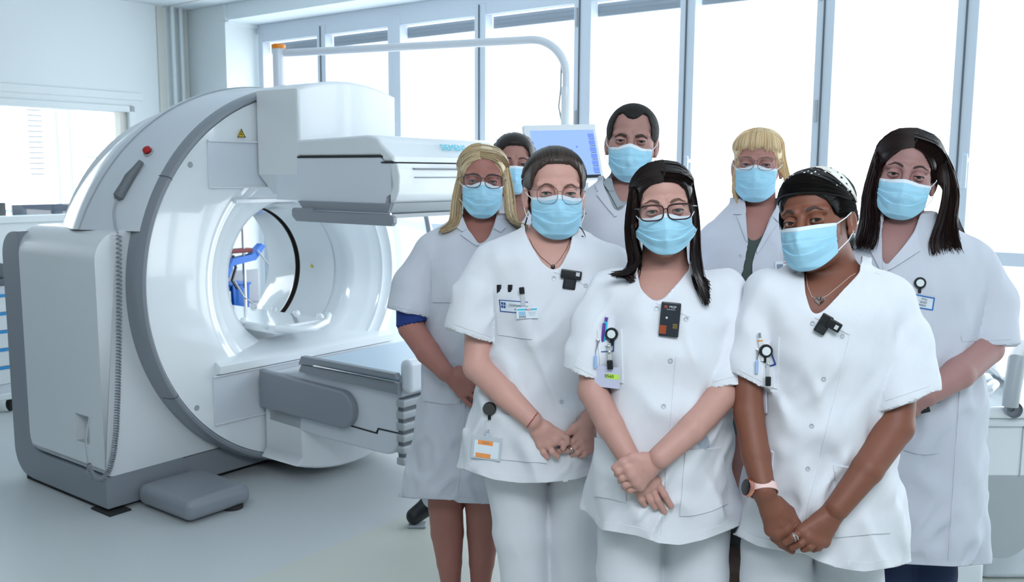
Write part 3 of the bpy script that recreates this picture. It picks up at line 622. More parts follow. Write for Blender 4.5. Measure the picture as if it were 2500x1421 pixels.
def VB(*vq):
    b = B()
    for V, Q in vq:
        if len(V): b.add(V, [tuple(x) for x in Q.tolist()])
    return b
def poly_sd(p, poly):
    """signed distance in px, positive inside"""
    poly = np.array(poly, float); d = np.full(len(p), 1e9); ins = np.zeros(len(p), bool); n = len(poly)
    for i in range(n):
        a, b = poly[i], poly[(i+1) % n]; e = b-a; t = np.clip(((p-a) @ e)/(e @ e+1e-9), 0, 1); d = np.minimum(d, np.linalg.norm(p-a-t[:, None]*e, axis=1))
        c = (a[1] > p[:, 1]) != (b[1] > p[:, 1]); xx = a[0]+(p[:, 1]-a[1])*(b[0]-a[0])/((b[1]-a[1]) if abs(b[1]-a[1]) > 1e-9 else 1e-9); ins ^= c & (p[:, 0] < xx)
    return np.where(ins, d, -d)
class Loft:
    """body of elliptical sections; rows (py, left px, right px, half depth[, depth shift]) at distance Y"""
    def __init__(s, rows, Y, e=2.35):
        z, x, a, b, y = [], [], [], [], []
        for r in rows:
            py, L, R, hd = r[:4]; sy = r[4] if len(r) > 4 else 0; p, q_ = PY(L, py, Y), PY(R, py, Y); z.append((p[2]+q_[2])/2); x.append((p[0]+q_[0])/2); a.append((q_[0]-p[0])/2); b.append(hd); y.append(Y+sy)
        o = np.argsort(z); f = lambda t: np.array(t, float)[o]; s.z, s.x, s.a, s.b, s.y = f(z), f(x), f(a), f(b), f(y); s.e = e
        zz = np.linspace(s.z[0], s.z[-1], 160); k = np.hanning(15); k /= k.sum()
        sm = lambda t: np.convolve(np.pad(np.interp(zz, s.z, t), 7, mode='edge'), k, 'valid'); s.x, s.a, s.b, s.y = sm(s.x), sm(s.a), sm(s.b), sm(s.y); s.z = zz
        s.c = np.array([s.x.mean(), s.y.mean(), s.z.mean()]); s.R = max(s.z[-1]-s.z[0], 2*s.a.max())/2+.05
    def __call__(s, P):
        z = P[:, 2]; g = lambda t: np.interp(z, s.z, t); a, b = g(s.a), g(s.b); X = np.abs(P[:, 0]-g(s.x)); Y = np.abs(P[:, 1]-g(s.y)); e = s.e
        k = ((X/a)**e+(Y/b)**e+1e-9)**(1/e); gr = k**(1-e)*np.sqrt((X**(e-1)/a**e)**2+(Y**(e-1)/b**e)**2)+1e-6
        d = (k-1)/np.maximum(gr, 1/np.maximum(a, b)*.5); dz = np.maximum(s.z[0]-z, z-s.z[-1])
        return np.maximum(d, dz)
# ------------------------------------------------------------------ people
def rot(yaw, pitch, roll):
    """head frame: columns X (image right), Y (backwards), Z (up), for someone facing the camera; angles in degrees"""
    a, b, c = np.radians([yaw, pitch, roll])
    Rz = np.array([[math.cos(a), -math.sin(a), 0], [math.sin(a), math.cos(a), 0], [0, 0, 1]]); Rx = np.array([[1, 0, 0], [0, math.cos(b), -math.sin(b)], [0, math.sin(b), math.cos(b)]]); Ry = np.array([[math.cos(c), 0, math.sin(c)], [0, 1, 0], [-math.sin(c), 0, math.cos(c)]])
    return Rz @ Rx @ Ry
class Head:
    """local coords: x to the image right, y forward out of the face, z up, metres before scale"""
    def __init__(s, eye, Y, yaw=0, pitch=0, roll=0, sc=1.0, jaw=1.0, lid=.0040):
        s.lid = lid; e = PY(eye[0], eye[1], Y-.08); base = -math.degrees(math.atan2(e[0], e[1]))
        R = rot(base+yaw, pitch, roll); s.F = np.array([R[:, 0], -R[:, 1], R[:, 2]]); s.s = sc; s.o = e-s.F.T @ np.array([0, .085, 0])*sc; s.jaw = jaw
    def w(s, p): return s.o+(np.asarray(p, float)*s.s) @ s.F
    def l(s, P): return ((P-s.o) @ s.F.T)/s.s
    def build(s, S):
        w = s.w; k = s.s; F = s.F
        E = lambda c, r, kk=.015, m='u', FF=None: S.ell(w(c), np.array(r)*k, F if FF is None else FF, kk*k, m)
        E((0, -.022, .036), (.074, .094, .077)); E((0, .026, .046), (.059, .056, .058), .02); E((0, .018, -.028), (.061*s.jaw, .066, .075), .02)
        E((0, .034, -.074), (.046*s.jaw, .046, .038), .02); E((0, .066, -.097), (.02, .017, .017), .02)
        for q_ in (-1, 1):
            E((q_*.038, .048, -.028), (.026, .028, .026), .02)
            S.cone(w((q_*.012, .083, .021)), w((q_*.046, .066, .020)), .0095*k, .009*k, .012*k)
            E((q_*.031, .099, -.001), (.018, .016, .0145), .010, 's')
            E((q_*.031, .0755, -.001), (.0158, .0138, .0135), .003)
            E((q_*.0315, .0905, -.0022), (.0124, .012, s.lid), .0012, 's')
            t = math.radians(18)*q_; c, n = math.cos(t), math.sin(t); FE = np.array([[c, n, 0], [-n, c, 0], [0, 0, 1]]) @ F
            E((q_*.077, -.012, -.010), (.0065, .017, .029), .004, 'u', FE); E((q_*.083, -.008, -.008), (.004, .009, .016), .004, 's', FE); E((q_*.074, -.002, -.034), (.006, .008, .009), .004)
        S.cone(w((0, .086, .006)), w((0, .104, -.036)), .0085*k, .012*k, .012*k); E((0, .098, -.040), (.017, .013, .010), .008)
        for q_ in (-1, 1): E((q_*.006, .106, -.051), (.004, .005, .003), .003, 's')
        S.cone(w((-.018, .088, -.064)), w((.018, .088, -.064)), .007*k, .007*k, .008*k)
        return S
def hull(S_, Hd, x, z, lo=.0, hi=.16):
    """y (head coords) of the skin in front of (x, z)"""
    x = np.atleast_1d(x).astype(float); z = np.atleast_1d(z).astype(float); y = np.full(len(x), hi)
    for _ in range(40): P = Hd.w(np.stack([x, y, z], -1)); y = y-np.clip(S_(P)/Hd.s, -.01, .02)*.8; y = np.maximum(y, lo)
    return y
def sk(name, col, tone=.06): return MAT(name, col, .5, noise=tone, nscale=22, bump=.12, bscale=420, sss=.0, spec=.35)
def eye_mat(name, iris):
    m = bpy.data.materials.new(name); m.use_nodes = True; nt = m.node_tree; N = nt.nodes; L = nt.links; b = N['Principled BSDF']; b.inputs['Roughness'].default_value = .12
    tc = N.new('ShaderNodeTexCoord'); sp = N.new('ShaderNodeSeparateXYZ'); L.new(tc.outputs['Object'], sp.inputs[0]); v = N.new('ShaderNodeCombineXYZ'); L.new(sp.outputs['X'], v.inputs[0]); L.new(sp.outputs['Z'], v.inputs[1])
    ln = N.new('ShaderNodeVectorMath'); ln.operation = 'LENGTH'; L.new(v.outputs[0], ln.inputs[0]); ml = N.new('ShaderNodeMath'); ml.operation = 'MULTIPLY'; ml.inputs[1].default_value = 100; L.new(ln.outputs['Value'], ml.inputs[0])
    cr = N.new('ShaderNodeValToRGB'); L.new(ml.outputs[0], cr.inputs[0]); e = cr.color_ramp.elements; cr.color_ramp.interpolation = 'LINEAR'
    e[0].position = 0; e[0].color = (.004, .004, .004, 1); e[1].position = .24; e[1].color = (.004, .004, .004, 1)
    for p_, c_ in ((.27, lin(iris)), (.53, lin(iris)), (.60, (.02, .02, .02, 1)), (.66, lin('A9A1A0')), (1, lin('A09490'))): q_ = e.new(p_); q_.color = c_
    L.new(cr.outputs[0], b.inputs['Base Color']); return m
def hair_mat(name, c1, c2, rough=.5, sc=None):
    m = bpy.data.materials.new(name); m.use_nodes = True; nt = m.node_tree; N = nt.nodes; L = nt.links; b = N['Principled BSDF']; b.inputs['Roughness'].default_value = rough; b.inputs['Specular IOR Level'].default_value = .35
    g_ = N.new('ShaderNodeNewGeometry'); cr = N.new('ShaderNodeValToRGB'); L.new(g_.outputs['Random Per Island'], cr.inputs[0]); e = cr.color_ramp.elements; e[0].position = 0; e[0].color = lin(c1); e[1].position = 1; e[1].color = lin(c2)
    L.new(cr.outputs[0], b.inputs['Base Color']); return m
CLOTH = MAT('white_cotton', 'E2E5EC', .85, bump=.25, bscale=900, sheen=.15); CLOTH2 = MAT('coat_cotton_dim', 'C9CDD8', .85, bump=.25, bscale=900, sheen=.1)  # coat cotton darker: dimmer light on the back row put into its colour
MK = MAT('mask_blue', 'A2D6EE', .75, bump=.25, bscale=500, noise=.05, nscale=60); MKW = MAT('mask_white', 'DDE9F2', .7); LOOP = MAT('elastic_white', 'E6ECF2', .7)
LENS = GLASS('spectacle_lens', (.97, .96, .97), .07)
def strands(b, guides, n, r=.0016, jit=.005, seed=0, npt=14, tip=.25, wave=.0, sides=3):
    rng = np.random.default_rng(seed); G = []
    for g_ in guides:
        g_ = np.asarray(g_, float); m = len(g_); t = np.linspace(0, m-1, npt); i = np.clip(t.astype(int), 0, m-2); f = (t-i)[:, None]
        p0, p1, p2, p3 = g_[np.maximum(i-1, 0)], g_[i], g_[i+1], g_[np.minimum(i+2, m-1)]
        G.append(.5*((2*p1)+(-p0+p2)*f+(2*p0-5*p1+4*p2-p3)*f**2+(-p0+3*p1-3*p2+p3)*f**3))
    G = np.array(G); m = len(G)
    for k in range(n):
        t = rng.uniform(0, m-1); i = min(int(t), m-2); f = t-i; P = G[i]*(1-f)+G[i+1]*f; L = rng.uniform(.86, 1.0); tt = np.linspace(0, L, npt)*(npt-1); P = np.stack([np.interp(tt, np.arange(npt), P[:, c]) for c in range(3)], -1)
        off = rng.normal(0, jit, 3); off2 = rng.normal(0, jit*1.2, 3); u_ = np.linspace(0, 1, npt)[:, None]; P = P+off*(.4+.4*u_)+off2*.7*u_**2
        if wave: P = P+wave*np.sin(u_*rng.uniform(5, 9)+rng.uniform(0, 6))*rng.normal(0, 1, 3)
        R = r*rng.uniform(.7, 1.3)*np.interp(np.linspace(0, 1, npt), [0, .1, .7, 1], [.7, 1, .9, tip]); b.tube(P, R, sides, caps=False)
    return b
def skull(Hd):
    if not hasattr(Hd, 'sk'):
        S = Sdf(); k = Hd.s; S.ell(Hd.w((0, -.022, .036)), np.array((.074, .094, .077))*k, Hd.F); S.ell(Hd.w((0, .026, .046)), np.array((.059, .056, .058))*k, Hd.F, .02*k); S.ell(Hd.w((0, -.045, -.005)), np.array((.066, .064, .070))*k, Hd.F, .02*k); Hd.sk = S
    return Hd.sk
def cap_pt(Hd, a, bt, infl=.010):
    """point over the skull: a = sideways angle, bt = from front (0) over the top (90) to the back (180)"""
    a, bt = math.radians(a), math.radians(bt); d = np.array([.074*math.sin(a), .094*math.cos(a)*math.cos(bt), .077*math.cos(a)*math.sin(bt)]); c = np.array([0, -.022, .036]); t = 1.9; S = skull(Hd); L = np.linalg.norm(d)
    for _ in range(14): e = float(S(Hd.w(c+d*t)[None])[0])/Hd.s-infl; t -= e/L*.9
    return Hd.w(c+d*t)
def osk(Hd, pt, infl=.008):
    c = np.array([0, -.022, .02]); d = np.array(pt, float)-c; t = 1.6; L = np.linalg.norm(d); S = skull(Hd)
    for _ in range(14): e = float(S(Hd.w(c+d*t)[None])[0])/Hd.s-infl; t -= e/L*.9
    return Hd.w(c+d*t)
def hairline(Hd, q_, line, x0=.003, infl=.004, dz=.002):
    """guide along the hairline from the parting down to the temple"""
    out = []
    for x in (x0, .02, .036, .050): z = np.interp(x, *zip(*line))+dz; out.append(osk(Hd, (q_*x, .09*math.sqrt(max(.05, 1-(x/.072)**2))-.01, z), infl))
    out.append(osk(Hd, (q_*.062, .045, .018), infl)); out.append(osk(Hd, (q_*.070, .030, -.012), infl)); return out
def hair_cap(p, t, line, fx=.064, zear=.004, zback=-.085, yb=-.04, h=.0026, groove=0, gdir=0, post=None, ef=.014, lo=.16):
    """short hair as a skin over the skull that thins out towards the hairline; line = [(|x|, z)] in head coordinates"""
    H = p.H; S = skull(H); lx, lz = zip(*line)
    def f(P):
        d = S(P); m = d < .04; 
        if not m.any(): return d+.01
        l = H.l(P[m]); ax = np.abs(l[:, 0]); e = np.maximum((l[:, 2]-np.interp(ax, lx, lz))*.75, ax-fx); e = np.where(l[:, 1] > -.01, e, .03); zs = np.interp(l[:, 1], [yb, yb+.018, .03, .048], [zback, zear, zear, zear-.024]); g_ = np.minimum(e, (l[:, 2]-zs)*.8); u_ = np.clip(g_/ef, -.6, 1); tt = t*np.where(u_ > 0, u_*(2-u_), u_*1.5)
        dd = d[m]-tt*H.s
        if groove: dd = dd-groove*np.sin(l[:, 0]*560+4*noise(P[m]*25))*np.clip(u_, 0, 1)
        if post is not None: dd = dd+post(P[m])*np.clip(u_, 0, 1)
        d = d+.01; d[m] = dd; return d
    V, Q = snets(f, H.o-lo, H.o+lo, h); V, Q = region(V, Q, lambda C: f(C+0*C)*0-S(C) < .0008 if False else (S(C) > .0004)); return V, Q
class Person:
    def __init__(s, key, label, foot, skin, Y):
        s.Y = Y; s.root = thing('person', label, 'person', (foot[0], Y, 0), 'W'); s.S = Sdf(); s.hands = []; s.hb = None; s.skin = skin; s.key = key
    def P(s, px, py, dy=0): return PY(px, py, s.Y+dy)
    def head(s, eye, **k): s.H = Head(eye, s.Y, **k); s.H.build(s.S); return s
    def neck(s, base, r=.052, r2=.058): s.S.cone(s.H.w((0, -.022, -.045)), base, r*s.H.s, r2, .02); s.nb = np.array(base); return s
    def torso(s, rows, e=2.35, inset=.014):
        s.L = Loft(rows, s.Y, e); L = s.L; zc = L.z[0]+.16; s.S.add(lambda P: np.maximum(L(P)+inset, zc-P[:, 2]), L.c, L.R, 'u', .03); return s
    def arm(s, pts, rs, k=.02):
        pts = [s.P(*p) for p in pts]; rs = list(rs); rs[0] -= .009; rs[1] -= .004; rs = [x*.94 for x in rs]; s.S.chain(pts, rs, .007); return pts
    def hand(s, wrist, knuckles, fingers, thumb, rw=.024, rk=.0115, rf=(.0092, .0085, .0076), sc=1.0, palm=.012, grp=None):
        """all points (px, py, dy)"""
        W_ = s.P(*wrist); K = [s.P(*k) for k in knuckles]; T = Sdf()
        for k in K: T.cone(W_, k, rw*.70*sc, rk*sc, .010)
        for i in range(len(K)-1): T.cone(K[i], K[i+1], rk*sc, rk*sc, .008); T.cone((W_+K[i])/2, (W_+K[i+1])/2, .0145*sc, .0145*sc, .008)
        for k, f in zip(K, fingers):
            pts = [k]+[s.P(*q_) for q_ in f]; n = len(pts); rr = np.interp(np.linspace(0, 1, n), [0, .5, 1], np.array(rf)*sc)
            for i in range(n-1): T.cone(pts[i], pts[i+1], rr[i], rr[i+1], .0025)
        if thumb:
            pts = [s.P(*q_) for q_ in thumb]; rr = np.linspace(.0135, .0088, len(pts))*sc
            for i in range(len(pts)-1): T.cone(pts[i], pts[i+1], rr[i], rr[i+1], .005 if i else .012)
        A = np.array([o[1] for o in T.ops]); c = (A.min(0)+A.max(0))/2; R = np.abs(A-c).max()+.06
        s.S.add(T, c, R, 'u', .010 if s.hands == [] else .003); s.hands.append((c, R*.92)); return s
    def body(s, mat, h=.005, hh=.0022, hd=.0019, legs=True):
        S = s.S; nz = s.H.w((0, 0, -.09))[2]; lo = np.min([o[1]-o[2] for o in S.ops], 0); hi = np.max([o[1]+o[2] for o in S.ops], 0); lo[2] = max(lo[2], -.005)
        inh = lambda C: np.any([np.abs(C-c).max(1) < R for c, R in s.hands], 0) if s.hands else np.zeros(len(C), bool)
        V, Q = snets(S, lo, [hi[0], hi[1], nz+.05], h, 1); V, Q = region(V, Q, lambda C: (C[:, 2] < nz+.010) & ~inh(C)); parts = [(V, Q)]
        V, Q = snets(S, [s.H.o[0]-.13, s.H.o[1]-.15, nz-.03], [s.H.o[0]+.13, s.H.o[1]+.16, nz+.30], hd, 1); parts.append(region(V, Q, lambda C: C[:, 2] > nz-.010))
        done = []
        for c, R in s.hands:
            V, Q = snets(S, c-R-.01, c+R+.01, hh, 1); dn = list(done); parts.append(region(V, Q, lambda C: (np.abs(C-c).max(1) < R+.005) & (~np.any([np.abs(C-c_).max(1) < R_-.001 for c_, R_ in dn], 0) if dn else True))); done.append((c, R))
        s.bodyo = part('body', VB(*parts), mat, s.root); return s
    def eyes(s, iris):
        m = eye_mat('eye_'+s.key, iris)
        for q_ in (-1, 1):
            c = s.H.w((q_*.031, .0755, -.001)); me = bpy.data.meshes.new('eye'); bb = B().ball((0, 0, 0), .0128*s.H.s, 20); me.from_pydata(bb.verts().tolist(), [], bb.f); me.polygons.foreach_set('use_smooth', [True]*len(me.polygons)); me.materials.append(m)
            o = bpy.data.objects.new('eye', me); COL.objects.link(o); o.parent = s.root; g_ = CAM-c; g_ /= np.linalg.norm(g_); g_[1] *= 1
            y = g_; x = np.cross(y, (0, 0, 1)); x /= np.linalg.norm(x); z = np.cross(x, y); lc = c-INFO[s.root.name][0]
            o.matrix_local = Matrix([[x[i], y[i], z[i], lc[i]] for i in range(3)]+[[0, 0, 0, 1]]); INFO[o.name] = INFO[s.root.name]
            t = np.linspace(-1, 1, 15); dx = .0126*t; dz = -.0012+s.H.lid*np.sqrt(1-t*t*.97); y = .0755+np.sqrt(np.maximum(.0147**2-(dx*.92)**2-(dz+.001)**2, 1e-6))
            part('eyelash', B().tube(s.H.w(np.stack([q_*.0315+dx, y, dz-.0008], -1)), .0009*s.H.s, 5), LASH, s.root)
        return s
    def brows(s, mat, z0=.019, lift=.004, th=.0032, x0=.013, x1=.050):
        for q_ in (-1, 1):
            t = np.linspace(0, 1, 12); x = q_*(x0+(x1-x0)*t); z = z0+lift*np.sin(np.minimum(t*1.25, 1)*math.pi*.75)*1.0-.004*np.maximum(t-.6, 0)*3; y = hull(s.S, s.H, x, z); P = s.H.w(np.stack([x, y, z], -1)); r = th*np.interp(t, [0, .15, .6, 1], [.6, 1, .8, .25])*s.H.s
            b = B().tube(P, r, 6).tube(P+s.H.F[2]*r[:, None]*.8, r*.8, 6).tube(P-s.H.F[2]*r[:, None]*.5-s.H.F[1]*.0003, r*.8, 6)
            part('eyebrow', b, mat, s.root)
        return s
    def mask(s, w=.066, ztop=-.006, zs=-.016, zb=-.121, sidez=-.078, dx=0, tw=0, flare=0, nose=.0):
        H = s.H; ns, nt_ = 61, 97; S_ = np.linspace(-1, 1, ns); T_ = np.linspace(0, 1, nt_); SS, TT = np.meshgrid(S_, T_, indexing='ij'); a = np.abs(SS)
        zt = ztop+(zs-ztop)*np.minimum(a*1.9, 1)**1.3; zbm = zb+(sidez-zb)*a**2.4; z = zt*(1-TT)+zbm*TT; x = SS*w*(1-.05*TT)*(1+flare*np.exp(-((TT-.75)/.25)**2)*a)
        yc = np.interp(-z, [-.01, .0, .02, .04, .06, .09, .105, .122], [.090, .097+nose, .113+nose, .121+nose, .119, .108, .101, .080]); ys = np.interp(-z, [0, .08, .12], [.050, .046, .040])
        y = yc-(yc-ys)*np.abs(x/.068)**1.75*1.0
        def pleat(t, c, wd): u_ = (t-c)/wd; r_ = np.clip(u_/.16, 0, 1); return np.where((u_ > 0) & (u_ < 1), r_*r_*(3-2*r_)*(1-u_), 0)
        for c, am, wob in ((.34, .0060, .05), (.60, .0070, -.05)):
            tt = TT+wob*np.cos(SS*3.3)-.06*(1-a)**2*(1 if c < .5 else -1)*.8; y += am*pleat(tt, c, .22)*np.clip(a*1.6-.05, .25, 1)
        nz = noise(np.stack([SS.ravel()*3.5+11, TT.ravel()*6, np.full(SS.size, hash(s.key) % 7+.5)], -1), 5).reshape(SS.shape); y += .0035*np.exp(-(SS/.13)**2)*np.sin(np.pi*np.clip(TT*1.2, 0, 1)); y += (nz-.5)*.012*np.sin(np.pi*np.clip(TT, 0, 1))
        # keep it off the skin
        P = H.w(np.stack([x+dx, y, z], -1).reshape(-1, 3)); d = s.S(P); k_ = np.clip(.0035-d, 0, .03); P = P+k_[:, None]*H.F[1]; P = P.reshape(ns, nt_, 3)
        def sheet(P, j0, j1): 
            b = B().grid(P[:, j0:j1+1]); return b
        top = int(nt_*.10); mo = part('face_mask', sheet(P, top, nt_-1), MK, s.root); md = mo.modifiers.new('thick', 'SOLIDIFY'); md.thickness = .0012
        st = part('mask_top_band', sheet(P+H.F[1]*.0002, 0, top), MKW, mo); st.modifiers.new('thick', 'SOLIDIFY').thickness = .0012
        for j in (1, -2):
            pass
        for q_, ii in ((-1, 0), (1, ns-1)):
            e = H.w((q_*.080, -.010, .012)); e2 = H.w((q_*.080, -.016, -.028)); p0, p1 = P[ii, 3], P[ii, int(nt_*.93)]
            part('ear_loop', B().tube([p0, (p0+e)/2+H.F[0]*q_*.004, e], .0013, 6), LOOP, mo); part('ear_loop', B().tube([p1, (p1+e2)/2+H.F[0]*q_*.006, e2], .0013, 6), LOOP, mo)
        s.maskP = P; return s
    def glasses(s, mat, cx=.033, cz=-.006, hw=.026, hh=.021, y=.112, r=.0010, shape=3.0, bridge=.006, tilt=0, temple=True, rim_top=None):
        H = s.H; g_ = None
        for q_ in (-1, 1):
            t = np.linspace(0, 2*math.pi, 40, endpoint=False); ct, st = np.cos(t), np.sin(t); x = q_*cx+hw*np.sign(ct)*np.abs(ct)**(2/shape); z = cz+hh*np.sign(st)*np.abs(st)**(2/shape)-.0+.0; x = x+0*z; 
            x = q_*cx+(x-q_*cx)*(1+.06*(z-cz)/hh); yy = y-.10*(np.abs(x)-.012)**1*.9*.35; P = H.w(np.stack([x, yy, z], -1))
            rr = r*(1+(rim_top or 0)*np.clip(st, 0, 1)); b = B().tube(P, rr, 7, closed=True)
            if g_ is None: g_ = part('glasses', B().tube([H.w((-cx+hw-.001, y-.0015, cz+hh*.35)), H.w((0, y+.002, cz+hh*.52)), H.w((cx-hw+.001, y-.0015, cz+hh*.35))], r*.9, 7), mat, s.root)
            part('rim', b, mat, g_); cb = B(); c = P.mean(0); k0 = len(P); cb.add(np.vstack([P, c]), [(i, (i+1) % k0, k0) for i in range(k0)]); part('lens', cb, LENS, g_)
            if temple:
                h_ = H.w((q_*(cx+hw-.001), y-.012, cz+hh*.6)); part('temple', B().tube([h_, H.w((q_*(cx+hw+.008), y-.022, cz+hh*.62)), H.w((q_*.078, .03, cz+hh*.5)), H.w((q_*.081, -.01, .008))], r*1.1, 7), mat, g_)
        return s
def surf_hit(f, px, py, Y0, span=.5):
    """where camera rays meet a surface"""
    px = np.atleast_1d(px).astype(float); py = np.atleast_1d(py).astype(float); D = np.stack([ray(x, y) for x, y in zip(px, py)]); D /= np.linalg.norm(D, axis=1)[:, None]; t = (Y0-.32)/D[:, 1]
    for _ in range(60): P = CAM+D*t[:, None]; d = f(P); t = t+np.clip(d*.75, -.03, .04)
    P = CAM+D*t[:, None]; bad = P[:, 1] > Y0+.16
    if bad.any(): tb = (Y0-.02)/D[bad, 1]; P[bad] = CAM+D[bad]*tb[:, None]
    G = grad(f, P, .004); G /= np.linalg.norm(G, axis=1)[:, None]+1e-9; return P, G
class Garment:
    def __init__(s, per, rows=None, loft=None, grow=0.0, e=2.35):
        s.p = per; s.L = loft if loft is not None else Loft(rows, per.Y, e); L = s.L; s.S = Sdf(); s.S.add(lambda P: L(P)-grow, L.c, L.R+grow, 'u', .03); s.T = (lambda P: L(P)-grow); s.caps = []; s.cuts = []
    def sleeve(s, pts, rs, hem, k=.032):
        """pts (px,py,dy); hem two px points across the sleeve end"""
        W_ = [s.p.P(*q_) for q_ in pts]; T = Sdf(); T.chain(W_, rs, .012); (x0, y0), (x1, y1) = hem; n_ = np.array([-(y1-y0), x1-x0], float); n_ /= np.linalg.norm(n_)
        if n_[1] < 0: n_ = -n_
        sc = FPX/s.p.Y; cp = lambda P: ((proj(P)-np.array([x0, y0])) @ n_)/sc
        A = np.array(W_); c_ = (A.min(0)+A.max(0))/2; R = np.abs(A-c_).max()+max(rs); a0, a1 = W_[0], W_[-1]; ax_ = (a1-a0)/((a1-a0) @ (a1-a0)); s.S.add(lambda P: np.maximum(T(P), cp(P)), c_, R, 'u', lambda P: np.interp((P-a0) @ ax_, [.05, .40], [k, .005]))
        s.caps.append(lambda P: (cp(P) > -.0035) & (cp(P) < .006) & (T(P) < -.0045) & (s.T(P) > .001) & (np.linalg.norm(P-W_[-1], axis=1) < .20)); return s
    def hem(s, pl):
        pl = np.array(pl, float); sc = FPX/s.p.Y
        def c(P): q_ = proj(P); d = (q_[:, 1]-np.interp(q_[:, 0], pl[:, 0], pl[:, 1]))/sc; 
        def c(P):
            q_ = proj(P); return (q_[:, 1]-np.interp(q_[:, 0], pl[:, 0], pl[:, 1]))/sc
        s.cuts.append(c); return s
    def neck(s, poly, back, yb=.0):
        sc = FPX/s.p.Y; Yn = s.p.Y+yb
        def c(P): q_ = proj(P); return np.where(P[:, 1] < Yn, poly_sd(q_, poly), poly_sd(q_, back))/sc
        s.cuts.append(c); return s
    def folds(s, amp=.006, seed=1, zlow=.9, extra=None):
        def post(P):
            z = P[:, 2]; k = np.interp(z, [zlow-.35, zlow, zlow+.25, zlow+.5], [1.2, 1.0, .55, .35])
            a = noise(np.stack([P[:, 0]*17, P[:, 1]*12, z*2.2+P[:, 0]*2], -1), seed); b = noise(np.stack([(P[:, 0]+z*.45)*13, P[:, 1]*9, (z-P[:, 0]*.5)*5], -1), seed+3); c = noise(np.stack([(P[:, 0]-z*.7)*17, P[:, 1]*10, (z+P[:, 0])*6], -1), seed+7); d = noise(P*34, seed+9)
            rd = lambda n_: (1-(2*n_-1)**2)**5
            return -amp*k*(a-.5)*2.1-amp*1.5*rd(b)*k-amp*1.25*rd(c)*k-.0012*(d-.5)
        def post2(P): r_ = post(P); return r_+extra(P) if extra else r_
        s.S.post = post2; return s
    def build(s, name, mat, h=.006, thick=.0022):
        lo = np.min([o[1]-o[2] for o in s.S.ops], 0); hi = np.max([o[1]+o[2] for o in s.S.ops], 0); V, Q = snets(s.S, lo, hi, h, 1)
        for c in s.caps:
            if len(Q): Q = Q[~c(V[Q].mean(1))]
        used = np.unique(Q); mp_ = np.full(len(V), -1); mp_[used] = np.arange(len(used)); V, Q = V[used], mp_[Q]; V = bsmooth(V, Q, np.ones(len(V), bool), 24) if s.caps else V
        for c in s.cuts: V, Q = trim(V, Q, c)
        s.o = part(name, VB((V, Q)), mat, s.p.root); m = s.o.modifiers.new('thick', 'SOLIDIFY'); m.thickness = thick; m.offset = -1; return s
    def hit(s, px, py): P, N_ = surf_hit(s.S, px, py, s.p.Y); return P, N_
    def patch(s, name, q4, off, mat, nu=24, nv=24, parent=None, base=-.002, edge=None, curve=0):
        """cloth patch lying on the garment; q4 = four px corners clockwise from top left"""
        a, b_, c, d = [np.array(t, float) for t in q4]; U, V = np.meshgrid(np.linspace(0, 1, nu), np.linspace(0, 1, nv), indexing='ij'); U_, V_ = U[..., None], V[..., None]
        Q = (a*(1-U_)+b_*U_)*(1-V_)+(d*(1-U_)+c*U_)*V_; Q = Q+curve*np.sin(np.pi*U_)*V_*np.array([0, 1.0])
        P, N_ = s.hit(Q[..., 0].ravel(), Q[..., 1].ravel()); N_ = N_.reshape(nu, nv, 3); P = P.reshape(nu, nv, 3); O = P+N_*off; I = P+N_*base; b = B().grid(O); n0 = b.n; b.grid(I, flip=True)
        ring = [(i, 0) for i in range(nu)]+[(nu-1, j) for j in range(1, nv)]+[(i, nv-1) for i in range(nu-2, -1, -1)]+[(0, j) for j in range(nv-2, 0, -1)]
        for k in range(len(ring)): i0, i1 = ring[k], ring[(k+1) % len(ring)]; q0, q1 = i0[0]*nv+i0[1], i1[0]*nv+i1[1]; b.f.append((q0, n0+q0, n0+q1, q1))
        return part(name, b, mat, parent or s.o)
    def strip(s, name, top, bot, off, mat, n=60, m=5, parent=None):
        """narrow band (hem, cuff, seam) between two px polylines"""
        def rs_(pl): pl = np.array(pl, float); L = np.r_[0, np.cumsum(np.linalg.norm(np.diff(pl, axis=0), axis=1))]; t = np.linspace(0, L[-1], n); return np.stack([np.interp(t, L, pl[:, k]) for k in (0, 1)], -1)
        A, Bq = rs_(top), rs_(bot); f = np.linspace(0, 1, m)[None, :, None]; Q = A[:, None]*(1-f)+Bq[:, None]*f; P, N_ = s.hit(Q[..., 0].ravel(), Q[..., 1].ravel()); P = P.reshape(n, m, 3); N_ = N_.reshape(n, m, 3); O = P+N_*off; I = P-N_*.002; b = B().grid(O); n0 = b.n; b.grid(I, flip=True)
        for i in range(n-1):
            for j in (0, m-1): q0, q1 = i*m+j, (i+1)*m+j; b.f.append((q0, q1, n0+q1, n0+q0))
        return part(name, b, mat, parent or s.o)
    def hemband(s, pl, h=17, x0=None, x1=None, off=.0012, mat=None):
        pl = np.array(pl, float); xs = np.linspace(x0, x1, 50); y = np.interp(xs, pl[:, 0], pl[:, 1]); return s.strip('hem', np.stack([xs, y-h], -1), np.stack([xs, y-1.5], -1), off, mat or CLOTH)
    def cuff(s, hem, n_up=(0, -20), ins=5, ins2=None, off=.0012, mat=None):
        (x0, y0), (x1, y1) = hem; d = np.array([x1-x0, y1-y0], float); d /= np.linalg.norm(d); a, b_ = np.array([x0, y0])+d*ins, np.array([x1, y1])-d*(ins2 or ins); u_ = np.array(n_up, float); return s.strip('cuff', [a+u_, b_+u_], [a+(0, -1.5), b_+(0, -1.5)], off, mat or CLOTH, 24, 4)
